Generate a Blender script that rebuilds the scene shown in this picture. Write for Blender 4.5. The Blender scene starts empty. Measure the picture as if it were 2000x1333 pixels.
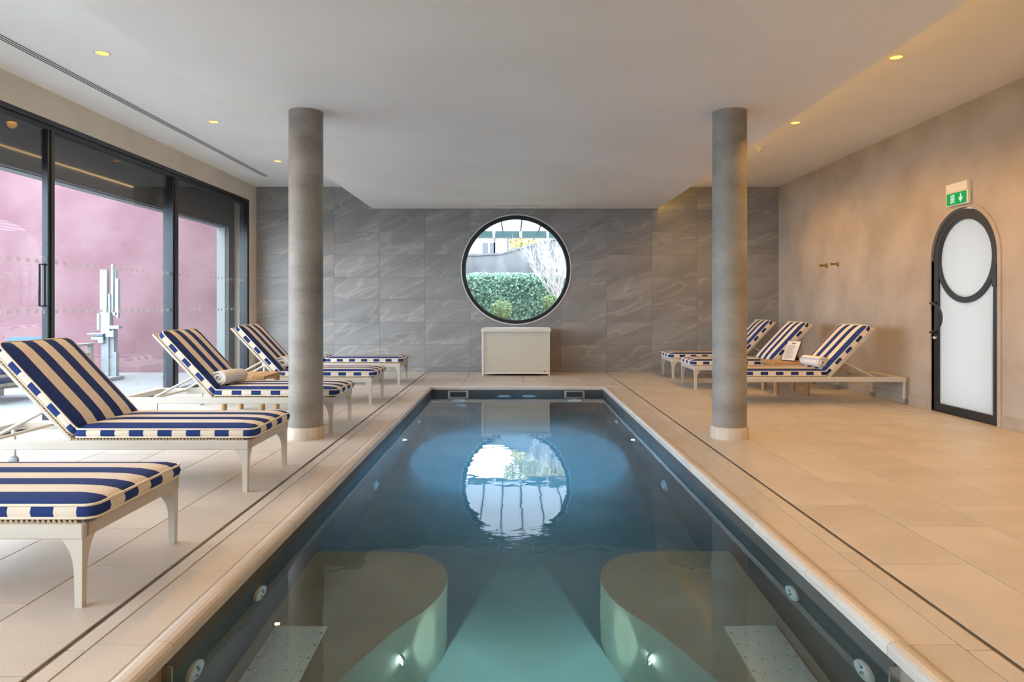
import bpy, bmesh, math, random
from mathutils import Vector, Matrix

random.seed(7)
PI = math.pi
sc = bpy.context.scene
COL = sc.collection

# ------------------------------------------------------------------ camera, sky, exposure
cam_d = bpy.data.cameras.new('camera')
cam = bpy.data.objects.new('camera', cam_d)
COL.objects.link(cam)
cam.location = (0, 0, 1.12)
cam.rotation_euler = (PI / 2, 0, 0)
cam_d.sensor_width = 36
cam_d.lens = 24
cam_d.shift_x = -0.001
cam_d.shift_y = -0.0343
cam_d.clip_start = 0.02
cam_d.clip_end = 300
sc.camera = cam

world = bpy.data.worlds.new('sky')
sc.world = world
world.use_nodes = True
wn = world.node_tree
bg = wn.nodes['Background']
bg.inputs['Color'].default_value = (0.80, 0.90, 1.0, 1)
bg.inputs['Strength'].default_value = 12.0

vs = sc.view_settings
vs.view_transform = 'Standard'
vs.look = 'None'
vs.gamma = 1
vs.use_curve_mapping = False
vs.exposure = 0.08
sc.cycles.max_bounces = 8
sc.cycles.diffuse_bounces = 4
sc.cycles.glossy_bounces = 5
sc.cycles.transmission_bounces = 8
sc.cycles.transparent_max_bounces = 12
sc.cycles.caustics_refractive = True
sc.cycles.caustics_reflective = False
sc.cycles.sample_clamp_indirect = 6.0
sc.cycles.blur_glossy = 0.5
sc.cycles.use_light_tree = False
sc.cycles.use_adaptive_sampling = True
sc.cycles.adaptive_threshold = 0.035

# main dimensions (metres; y is depth from the camera)
XL, XR, YB, YN = -4.35, 4.50, 11.57, -6.0
ZC, ZS = 3.14, 2.77              # high side ceilings, lowered middle
SX0, SX1 = -2.375, 2.46          # lowered ceiling edges
PX0, PX1, PY0, PY1 = -1.12, 1.235, 0.5, 9.39   # pool opening
PC = (PX0 + PX1) / 2
ZW, ZF = -0.10, -1.28            # water level, pool floor
WARM = (1.0, 0.48, 0.075)


# ------------------------------------------------------------------ materials
def new_mat(name):
    m = bpy.data.materials.new(name)
    m.use_nodes = True
    nt = m.node_tree
    return m, nt, nt.nodes['Principled BSDF']


def N(nt, t, **kw):
    n = nt.nodes.new(t)
    for k, v in kw.items():
        setattr(n, k, v)
    return n


def rgba(c):
    return (c[0], c[1], c[2], 1)


def plain(name, col, rough=0.5, metal=0.0, spec=0.5):
    m, nt, b = new_mat(name)
    b.inputs['Base Color'].default_value = rgba(col)
    b.inputs['Roughness'].default_value = rough
    b.inputs['Metallic'].default_value = metal
    b.inputs['Specular IOR Level'].default_value = spec
    return m


def mottled(name, c1, c2, scale=3.0, detail=6, rough=0.6, bump=0.0, bscale=60, stretch=(1, 1, 1), rnd=False,
            speck=0.0, spec=0.5, lo=0.35, hi=0.65, tone=0.0):
    """two-tone noise colour, optional fine speckle, per-object offset and bump"""
    m, nt, b = new_mat(name)
    L = nt.links.new
    tc = N(nt, 'ShaderNodeTexCoord')
    mp = N(nt, 'ShaderNodeMapping')
    mp.inputs['Scale'].default_value = stretch
    L(tc.outputs['Object'], mp.inputs['Vector'])
    vec = mp.outputs['Vector']
    oi = N(nt, 'ShaderNodeObjectInfo')
    if rnd:
        ad = N(nt, 'ShaderNodeVectorMath', operation='ADD')
        mu = N(nt, 'ShaderNodeVectorMath', operation='SCALE')
        cx = N(nt, 'ShaderNodeCombineXYZ')
        L(oi.outputs['Random'], cx.inputs[0]); L(oi.outputs['Random'], cx.inputs[1])
        L(cx.outputs[0], mu.inputs[0]); mu.inputs['Scale'].default_value = 57.0
        L(vec, ad.inputs[0]); L(mu.outputs[0], ad.inputs[1])
        vec = ad.outputs[0]
    nz = N(nt, 'ShaderNodeTexNoise')
    nz.inputs['Scale'].default_value = scale
    nz.inputs['Detail'].default_value = detail
    L(vec, nz.inputs['Vector'])
    cr = N(nt, 'ShaderNodeValToRGB')
    cr.color_ramp.elements[0].position = lo
    cr.color_ramp.elements[1].position = hi
    cr.color_ramp.elements[0].color = rgba(c1)
    cr.color_ramp.elements[1].color = rgba(c2)
    L(nz.outputs['Fac'], cr.inputs['Fac'])
    colour = cr.outputs['Color']
    n2 = N(nt, 'ShaderNodeTexNoise')
    n2.inputs['Scale'].default_value = bscale
    n2.inputs['Detail'].default_value = 3
    L(vec, n2.inputs['Vector'])
    if speck:
        mr = N(nt, 'ShaderNodeMapRange')
        mr.inputs['From Min'].default_value = 0.3
        mr.inputs['From Max'].default_value = 0.7
        mr.inputs['To Min'].default_value = 1 - speck
        mr.inputs['To Max'].default_value = 1 + speck
        L(n2.outputs['Fac'], mr.inputs['Value'])
        vm = N(nt, 'ShaderNodeVectorMath', operation='SCALE')
        L(colour, vm.inputs[0]); L(mr.outputs[0], vm.inputs['Scale'])
        colour = vm.outputs[0]
    if tone:
        mr = N(nt, 'ShaderNodeMapRange')
        mr.inputs['To Min'].default_value = 1 - tone
        mr.inputs['To Max'].default_value = 1 + tone
        L(oi.outputs['Random'], mr.inputs['Value'])
        vm = N(nt, 'ShaderNodeVectorMath', operation='SCALE')
        L(colour, vm.inputs[0]); L(mr.outputs[0], vm.inputs['Scale'])
        colour = vm.outputs[0]
    L(colour, b.inputs['Base Color'])
    b.inputs['Roughness'].default_value = rough
    b.inputs['Specular IOR Level'].default_value = spec
    if bump:
        bp = N(nt, 'ShaderNodeBump')
        bp.inputs['Strength'].default_value = bump
        bp.inputs['Distance'].default_value = 0.004
        L(n2.outputs['Fac'], bp.inputs['Height'])
        L(bp.outputs[0], b.inputs['Normal'])
    return m


def wall_tile_mat():
    m, nt, b = new_mat('veined_grey_tile')
    L = nt.links.new
    tc = N(nt, 'ShaderNodeTexCoord')
    oi = N(nt, 'ShaderNodeObjectInfo')
    cx = N(nt, 'ShaderNodeCombineXYZ')
    L(oi.outputs['Random'], cx.inputs[0]); L(oi.outputs['Random'], cx.inputs[2])
    sc_ = N(nt, 'ShaderNodeVectorMath', operation='SCALE'); sc_.inputs['Scale'].default_value = 31.0
    L(cx.outputs[0], sc_.inputs[0])
    mp = N(nt, 'ShaderNodeMapping')
    mp.inputs['Rotation'].default_value = (0, math.radians(24), 0)
    mps = N(nt, 'ShaderNodeMapping')
    mps.inputs['Scale'].default_value = (0.7, 1, 3.2)
    ad = N(nt, 'ShaderNodeVectorMath', operation='ADD')
    L(tc.outputs['Object'], mp.inputs['Vector'])
    L(mp.outputs[0], mps.inputs['Vector'])
    L(mps.outputs[0], ad.inputs[0]); L(sc_.outputs[0], ad.inputs[1])
    # cloudy base
    n1 = N(nt, 'ShaderNodeTexNoise'); n1.inputs['Scale'].default_value = 0.9; n1.inputs['Detail'].default_value = 6
    n1.inputs['Distortion'].default_value = 0.6
    L(ad.outputs[0], n1.inputs['Vector'])
    cr = N(nt, 'ShaderNodeValToRGB')
    cr.color_ramp.elements[0].position = 0.33; cr.color_ramp.elements[1].position = 0.68
    cr.color_ramp.elements[0].color = (0.202, 0.202, 0.206, 1)
    cr.color_ramp.elements[1].color = (0.300, 0.297, 0.298, 1)
    L(n1.outputs['Fac'], cr.inputs['Fac'])
    # light diagonal veins
    n2 = N(nt, 'ShaderNodeTexNoise'); n2.inputs['Scale'].default_value = 0.75; n2.inputs['Detail'].default_value = 3
    n2.inputs['Distortion'].default_value = 0.5
    L(ad.outputs[0], n2.inputs['Vector'])
    sb = N(nt, 'ShaderNodeMath', operation='SUBTRACT'); sb.inputs[1].default_value = 0.5
    ab = N(nt, 'ShaderNodeMath', operation='ABSOLUTE')
    L(n2.outputs['Fac'], sb.inputs[0]); L(sb.outputs[0], ab.inputs[0])
    mr = N(nt, 'ShaderNodeMapRange'); mr.inputs['From Min'].default_value = 0.0; mr.inputs['From Max'].default_value = 0.022
    mr.inputs['To Min'].default_value = 0.6; mr.inputs['To Max'].default_value = 0.0
    L(ab.outputs[0], mr.inputs['Value'])
    mu = N(nt, 'ShaderNodeMath', operation='MULTIPLY')
    L(mr.outputs[0], mu.inputs[0]); L(n1.outputs['Fac'], mu.inputs[1])
    mx = N(nt, 'ShaderNodeMix', data_type='RGBA')
    mx.inputs['B'].default_value = (0.52, 0.49, 0.45, 1)
    L(mu.outputs[0], mx.inputs['Factor']); L(cr.outputs[0], mx.inputs['A'])
    # fine horizontal brushing
    mp2 = N(nt, 'ShaderNodeMapping'); mp2.inputs['Scale'].default_value = (2.0, 1, 60)
    L(tc.outputs['Object'], mp2.inputs['Vector'])
    n3 = N(nt, 'ShaderNodeTexNoise'); n3.inputs['Scale'].default_value = 2.2; n3.inputs['Detail'].default_value = 4
    L(mp2.outputs[0], n3.inputs['Vector'])
    mr3 = N(nt, 'ShaderNodeMapRange'); mr3.inputs['From Min'].default_value = 0.3; mr3.inputs['From Max'].default_value = 0.7
    mr3.inputs['To Min'].default_value = 0.93; mr3.inputs['To Max'].default_value = 1.07
    L(n3.outputs['Fac'], mr3.inputs['Value'])
    vm = N(nt, 'ShaderNodeVectorMath', operation='SCALE')
    L(mx.outputs['Result'], vm.inputs[0]); L(mr3.outputs[0], vm.inputs['Scale'])
    L(vm.outputs[0], b.inputs['Base Color'])
    b.inputs['Roughness'].default_value = 0.45
    return m


def stripe_mat(name, axis, period, offset, c1, c2):
    m, nt, b = new_mat(name)
    L = nt.links.new
    tc = N(nt, 'ShaderNodeTexCoord')
    sp = N(nt, 'ShaderNodeSeparateXYZ')
    L(tc.outputs['Object'], sp.inputs[0])
    a = N(nt, 'ShaderNodeMath', operation='ADD'); a.inputs[1].default_value = offset + period * 50
    d = N(nt, 'ShaderNodeMath', operation='DIVIDE'); d.inputs[1].default_value = period
    fr = N(nt, 'ShaderNodeMath', operation='FRACT')
    lt = N(nt, 'ShaderNodeMath', operation='LESS_THAN'); lt.inputs[1].default_value = 0.5
    L(sp.outputs[axis], a.inputs[0]); L(a.outputs[0], d.inputs[0]); L(d.outputs[0], fr.inputs[0]); L(fr.outputs[0], lt.inputs[0])
    nz = N(nt, 'ShaderNodeTexNoise'); nz.inputs['Scale'].default_value = 350; nz.inputs['Detail'].default_value = 2
    L(tc.outputs['Object'], nz.inputs['Vector'])
    mx = N(nt, 'ShaderNodeMix', data_type='RGBA')
    mx.inputs['A'].default_value = rgba(c2); mx.inputs['B'].default_value = rgba(c1)
    L(lt.outputs[0], mx.inputs['Factor'])
    mr = N(nt, 'ShaderNodeMapRange'); mr.inputs['From Min'].default_value = .25; mr.inputs['From Max'].default_value = .75
    mr.inputs['To Min'].default_value = .9; mr.inputs['To Max'].default_value = 1.1
    L(nz.outputs['Fac'], mr.inputs['Value'])
    vm = N(nt, 'ShaderNodeVectorMath', operation='SCALE')
    L(mx.outputs['Result'], vm.inputs[0]); L(mr.outputs[0], vm.inputs['Scale'])
    L(vm.outputs[0], b.inputs['Base Color'])
    b.inputs['Roughness'].default_value = 0.85
    b.inputs['Specular IOR Level'].default_value = 0.2
    bp = N(nt, 'ShaderNodeBump'); bp.inputs['Strength'].default_value = 0.25; bp.inputs['Distance'].default_value = 0.001
    L(nz.outputs['Fac'], bp.inputs['Height']); L(bp.outputs[0], b.inputs['Normal'])
    return m


def glazing_mat(name, tint=(0.93, 0.96, 0.97), base=0.05):
    """clear architectural glass: tinted pass-through plus angle-dependent mirror"""
    m = bpy.data.materials.new(name)
    m.use_nodes = True
    nt = m.node_tree
    L = nt.links.new
    for n in list(nt.nodes):
        if n.type == 'BSDF_PRINCIPLED':
            nt.nodes.remove(n)
    out = nt.nodes['Material Output']
    ge = N(nt, 'ShaderNodeNewGeometry')
    dt = N(nt, 'ShaderNodeVectorMath', operation='DOT_PRODUCT')
    L(ge.outputs['Normal'], dt.inputs[0]); L(ge.outputs['Incoming'], dt.inputs[1])
    ab = N(nt, 'ShaderNodeMath', operation='ABSOLUTE'); L(dt.outputs['Value'], ab.inputs[0])
    om = N(nt, 'ShaderNodeMath', operation='SUBTRACT'); om.inputs[0].default_value = 1; L(ab.outputs[0], om.inputs[1])
    pw = N(nt, 'ShaderNodeMath', operation='POWER'); pw.inputs[1].default_value = 5; L(om.outputs[0], pw.inputs[0])
    ma = N(nt, 'ShaderNodeMath', operation='MULTIPLY_ADD'); ma.inputs[1].default_value = 1 - base; ma.inputs[2].default_value = base
    L(pw.outputs[0], ma.inputs[0])
    tr = N(nt, 'ShaderNodeBsdfTransparent'); tr.inputs['Color'].default_value = rgba(tint)
    gl = N(nt, 'ShaderNodeBsdfGlossy'); gl.inputs['Roughness'].default_value = 0.0
    mx = N(nt, 'ShaderNodeMixShader')
    L(ma.outputs[0], mx.inputs[0]); L(tr.outputs[0], mx.inputs[1]); L(gl.outputs[0], mx.inputs[2])
    L(mx.outputs[0], out.inputs['Surface'])
    return m


def frosted_mat(name, col, back=0.3):
    m = bpy.data.materials.new(name)
    m.use_nodes = True
    nt = m.node_tree
    L = nt.links.new
    for n in list(nt.nodes):
        if n.type == 'BSDF_PRINCIPLED':
            nt.nodes.remove(n)
    out = nt.nodes['Material Output']
    t = N(nt, 'ShaderNodeBsdfTranslucent'); t.inputs['Color'].default_value = rgba(col)
    d = N(nt, 'ShaderNodeBsdfDiffuse'); d.inputs['Color'].default_value = rgba(col)
    g = N(nt, 'ShaderNodeBsdfGlossy'); g.inputs['Roughness'].default_value = 0.03
    m1 = N(nt, 'ShaderNodeMixShader'); m1.inputs[0].default_value = back
    L(t.outputs[0], m1.inputs[1]); L(d.outputs[0], m1.inputs[2])
    m2 = N(nt, 'ShaderNodeMixShader'); m2.inputs[0].default_value = 0.05
    L(m1.outputs[0], m2.inputs[1]); L(g.outputs[0], m2.inputs[2])
    L(m2.outputs[0], out.inputs['Surface'])
    return m


def etched_mat(name, col):
    m, nt, b = new_mat(name)
    b.inputs['Base Color'].default_value = rgba(col)
    b.inputs['Roughness'].default_value = 0.9
    b.inputs['Alpha'].default_value = 0.5
    return m


def water_mat():
    m = bpy.data.materials.new('pool_water')
    m.use_nodes = True
    nt = m.node_tree
    L = nt.links.new
    b = nt.nodes['Principled BSDF']
    nt.nodes.remove(b)
    out = nt.nodes['Material Output']
    g = N(nt, 'ShaderNodeBsdfGlass'); g.inputs['IOR'].default_value = 1.333; g.inputs['Roughness'].default_value = 0.0
    tc = N(nt, 'ShaderNodeTexCoord')
    n1 = N(nt, 'ShaderNodeTexNoise'); n1.inputs['Scale'].default_value = 2.6; n1.inputs['Detail'].default_value = 3
    L(tc.outputs['Object'], n1.inputs['Vector'])
    # small ripples where the jets meet in the middle of the pool
    sub = N(nt, 'ShaderNodeVectorMath', operation='SUBTRACT'); sub.inputs[1].default_value = (PC - 0.02, 3.45, ZW)
    L(tc.outputs['Object'], sub.inputs[0])
    ln = N(nt, 'ShaderNodeVectorMath', operation='LENGTH'); L(sub.outputs[0], ln.inputs[0])
    mr = N(nt, 'ShaderNodeMapRange'); mr.inputs['From Min'].default_value = 0.0; mr.inputs['From Max'].default_value = 0.55
    mr.inputs['To Min'].default_value = 1.0; mr.inputs['To Max'].default_value = 0.0
    mr.interpolation_type = 'SMOOTHSTEP'
    L(ln.outputs['Value'], mr.inputs['Value'])
    n2 = N(nt, 'ShaderNodeTexNoise'); n2.inputs['Scale'].default_value = 14; n2.inputs['Detail'].default_value = 3
    L(tc.outputs['Object'], n2.inputs['Vector'])
    mu = N(nt, 'ShaderNodeMath', operation='MULTIPLY'); L(mr.outputs[0], mu.inputs[0]); L(n2.outputs['Fac'], mu.inputs[1])
    mk = N(nt, 'ShaderNodeMath', operation='MULTIPLY'); mk.inputs[1].default_value = 0.7; L(mu.outputs[0], mk.inputs[0])
    ad = N(nt, 'ShaderNodeMath', operation='ADD'); L(n1.outputs['Fac'], ad.inputs[0]); L(mk.outputs[0], ad.inputs[1])
    bp = N(nt, 'ShaderNodeBump'); bp.inputs['Strength'].default_value = 0.55; bp.inputs['Distance'].default_value = 0.004
    L(ad.outputs[0], bp.inputs['Height']); L(bp.outputs[0], g.inputs['Normal'])
    L(g.outputs[0], out.inputs['Surface'])
    va = N(nt, 'ShaderNodeVolumeAbsorption'); va.inputs['Color'].default_value = (0.25, 0.74, 0.84, 1)
    va.inputs['Density'].default_value = 0.5
    L(va.outputs[0], out.inputs['Volume'])
    return m


def emit(name, col, strength):
    m = bpy.data.materials.new(name)
    m.use_nodes = True
    nt = m.node_tree
    nt.nodes.remove(nt.nodes['Principled BSDF'])
    e = N(nt, 'ShaderNodeEmission')
    e.inputs['Color'].default_value = rgba(col)
    e.inputs['Strength'].default_value = strength
    if not name.startswith('warm_led'):
        m.cycles.emission_sampling = 'NONE'
    nt.links.new(e.outputs[0], nt.nodes['Material Output'].inputs['Surface'])
    return m


def weave_mat(name, c1, c2, sx=130, sz=130):
    m, nt, b = new_mat(name)
    L = nt.links.new
    tc = N(nt, 'ShaderNodeTexCoord')
    sp = N(nt, 'ShaderNodeSeparateXYZ'); L(tc.outputs['Object'], sp.inputs[0])

    def sine(sock, k):
        mu = N(nt, 'ShaderNodeMath', operation='MULTIPLY'); mu.inputs[1].default_value = k; L(sock, mu.inputs[0])
        s = N(nt, 'ShaderNodeMath', operation='SINE'); L(mu.outputs[0], s.inputs[0])
        return s.outputs[0]
    a = N(nt, 'ShaderNodeMath', operation='ADD'); L(sp.outputs[0], a.inputs[0]); L(sp.outputs[1], a.inputs[1])
    s1 = sine(a.outputs[0], sx)
    s2 = sine(sp.outputs[2], sz)
    p = N(nt, 'ShaderNodeMath', operation='MULTIPLY'); L(s1, p.inputs[0]); L(s2, p.inputs[1])
    mr = N(nt, 'ShaderNodeMapRange'); mr.inputs['From Min'].default_value = -1; mr.inputs['From Max'].default_value = 1
    L(p.outputs[0], mr.inputs['Value'])
    mx = N(nt, 'ShaderNodeMix', data_type='RGBA'); mx.inputs['A'].default_value = rgba(c1); mx.inputs['B'].default_value = rgba(c2)
    L(mr.outputs[0], mx.inputs['Factor']); L(mx.outputs['Result'], b.inputs['Base Color'])
    bp = N(nt, 'ShaderNodeBump'); bp.inputs['Strength'].default_value = 0.5; bp.inputs['Distance'].default_value = 0.004
    L(mr.outputs[0], bp.inputs['Height']); L(bp.outputs[0], b.inputs['Normal'])
    b.inputs['Roughness'].default_value = 0.6
    return m


NAVY, CREAM = (0.016, 0.040, 0.165), (0.72, 0.655, 0.555)
SW = 0.68 / 7
M = dict(
    ceiling=mottled('ceiling_plaster', (0.82, 0.805, 0.785), (0.87, 0.86, 0.845), 0.8, 4, 0.55),
    wall=mottled('limewashed_plaster', (0.34, 0.295, 0.255), (0.475, 0.425, 0.38), 1.6, 9, 0.8, 0.25, 25, lo=0.3, hi=0.7),
    wall_l=mottled('cream_plaster', (0.60, 0.53, 0.44), (0.66, 0.59, 0.50), 2.0, 5, 0.8),
    base=mottled('taupe_skirting', (0.36, 0.31, 0.26), (0.42, 0.37, 0.31), 4, 5, 0.6),
    floor=mottled('beige_floor_tile', (0.49, 0.455, 0.41), (0.565, 0.53, 0.48), 2.2, 8, 0.42, 0.12, 160, rnd=True, speck=0.09, tone=0.035),
    grout=plain('floor_grout', (0.22, 0.19, 0.16), 0.9),
    coping=mottled('beige_coping_stone', (0.48, 0.445, 0.40), (0.555, 0.52, 0.47), 2.2, 8, 0.36, 0.1, 160, rnd=True, speck=0.08, tone=0.03),
    tile=wall_tile_mat(),
    tile_back=plain('tile_adhesive', (0.16, 0.15, 0.145), 0.9),
    pool=mottled('dark_pool_stone', (0.050, 0.050, 0.048), (0.080, 0.078, 0.074), 1.5, 8, 0.55, spec=0.3),
    poolfloor=mottled('slate_pool_floor', (0.155, 0.19, 0.205), (0.205, 0.24, 0.255), 1.5, 8, 0.6, spec=0.3),
    bench=mottled('brown_pool_stone', (0.28, 0.265, 0.225), (0.36, 0.34, 0.295), 2.5, 8, 0.6, spec=0.3),
    concrete=mottled('cast_concrete', (0.19, 0.172, 0.15), (0.345, 0.32, 0.285), 2.4, 9, 0.55, 0.35, 55, stretch=(1, 1, 2.2), speck=0.10, lo=0.28, hi=0.72),
    colbase=mottled('column_base_stone', (0.47, 0.41, 0.345), (0.58, 0.51, 0.43), 30, 3, 0.5, stretch=(1, 1, 0.03)),
    black=plain('black_aluminium', (0.018, 0.024, 0.032), 0.35, 0.3),
    bronze=plain('dark_door_metal', (0.035, 0.037, 0.043), 0.4, 0.4),
    glass=glazing_mat('clear_glazing'),
    frosted=frosted_mat('frosted_glass', (0.385, 0.375, 0.36)),
    marking=etched_mat('etched_glass_marking', (0.55, 0.57, 0.61)),
    steel=plain('brushed_steel', (0.62, 0.62, 0.60), 0.28, 1.0),
    plate=plain('satin_steel', (0.95, 0.93, 0.85), 0.30, 0.5),
    steel_dark=plain('dark_slot', (0.03, 0.03, 0.03), 0.7),
    white=plain('white_plastic', (0.78, 0.80, 0.82), 0.35),
    offwhite=plain('off_white_paint', (0.75, 0.74, 0.71), 0.5),
    frame=plain('cream_powder_coat', (0.53, 0.505, 0.455), 0.42),
    rope=weave_mat('woven_rope', (0.50, 0.42, 0.30), (0.68, 0.60, 0.47), 260, 260),
    ropeloop=plain('rope_loop', (0.60, 0.51, 0.37), 0.8),
    stripe=stripe_mat('navy_cream_stripe', 1, 2 * SW, SW * 1.5, NAVY, CREAM),
    block=stripe_mat('navy_cream_block', 0, 0.172, 0.02, NAVY, CREAM),
    piping=plain('cream_piping', (0.76, 0.69, 0.57), 0.8),
    caster=plain('grey_caster', (0.25, 0.25, 0.25), 0.4),
    teak=mottled('teak_wood', (0.42, 0.235, 0.10), (0.55, 0.33, 0.155), 3, 6, 0.5, stretch=(1, 9, 9)),
    towel=mottled('white_terry', (0.78, 0.75, 0.72), (0.86, 0.83, 0.80), 40, 3, 0.95, 0.8, 220, spec=0.1),
    wicker=weave_mat('cream_wicker', (0.47, 0.44, 0.37), (0.63, 0.60, 0.52), 230, 330),
    lid=plain('cream_lid', (0.66, 0.65, 0.60), 0.45),
    brass=plain('aged_brass', (0.42, 0.29, 0.09), 0.35, 0.9),
    lens=emit('downlight_lens', (1.0, 0.45, 0.09), 3.0),
    poollamp=emit('pool_lamp_lens', (0.85, 0.95, 1.0), 14.0),
    poollampgreen=emit('bench_lamp_lens', (0.85, 1.0, 0.92), 22.0),
    led=emit('warm_led', (1.0, 0.66, 0.30), 4.0),
    led_strong=emit('warm_led_bright', (1.0, 0.56, 0.10), 18.0),
    green=emit('green_exit_panel', (0.03, 0.42, 0.09), 0.85),
    exitwhite=emit('exit_symbol', (0.80, 1.0, 0.88), 0.9),
    red=mottled('red_stucco', (0.150, 0.066, 0.078), (0.195, 0.105, 0.118), 1.2, 9, 0.85, 0.3, 30),
    terrace=mottled('pale_terrace', (0.21, 0.215, 0.22), (0.255, 0.26, 0.265), 1.5, 5, 0.5),
    shadeface=plain('shaded_wall_face', (0.055, 0.053, 0.058), 0.6),  # shade of the backlit outer wall face, put into the base colour
    sculpture=plain('white_lacquer', (0.32, 0.35, 0.365), 0.35),
    reveal=plain('pale_render', (0.24, 0.26, 0.255), 0.7),
    greywood=mottled('weathered_wood', (0.30, 0.26, 0.215), (0.42, 0.375, 0.32), 3, 6, 0.7, stretch=(8, 8, 1)),
    blue=plain('royal_blue_fabric', (0.02, 0.075, 0.42), 0.8),
    leaf=mottled('ivy_leaf', (0.045, 0.15, 0.10), (0.24, 0.40, 0.29), 9, 3, 0.5),
    ball=mottled('box_leaf', (0.16, 0.27, 0.10), (0.33, 0.42, 0.20), 14, 3, 0.6),
    yleaf=mottled('yellow_leaf', (0.44, 0.40, 0.08), (0.70, 0.60, 0.24), 9, 3, 0.6),
    branch=plain('pale_bark', (0.66, 0.61, 0.59), 0.8),
    oldwall=mottled('stained_concrete', (0.085, 0.085, 0.093), (0.165, 0.165, 0.175), 2.2, 9, 0.9, stretch=(1, 1, 0.35)),
    facade=plain('white_facade', (0.42, 0.41, 0.40), 0.8),
    window=plain('facade_window', (0.07, 0.08, 0.10), 0.3),
    fascia=plain('green_glass_fascia', (0.10, 0.21, 0.20), 0.2),
    canopy=frosted_mat('pale_canopy', (0.60, 0.60, 0.63), 0.12),
    ground=plain('garden_soil', (0.16, 0.14, 0.10), 0.9),
    paper=plain('menu_paper', (0.72, 0.70, 0.66), 0.6),
    ink=plain('menu_print', (0.12, 0.12, 0.12), 0.7),
    redmark=plain('red_badge', (0.45, 0.04, 0.03), 0.5),
    water=water_mat(),
)


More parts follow.
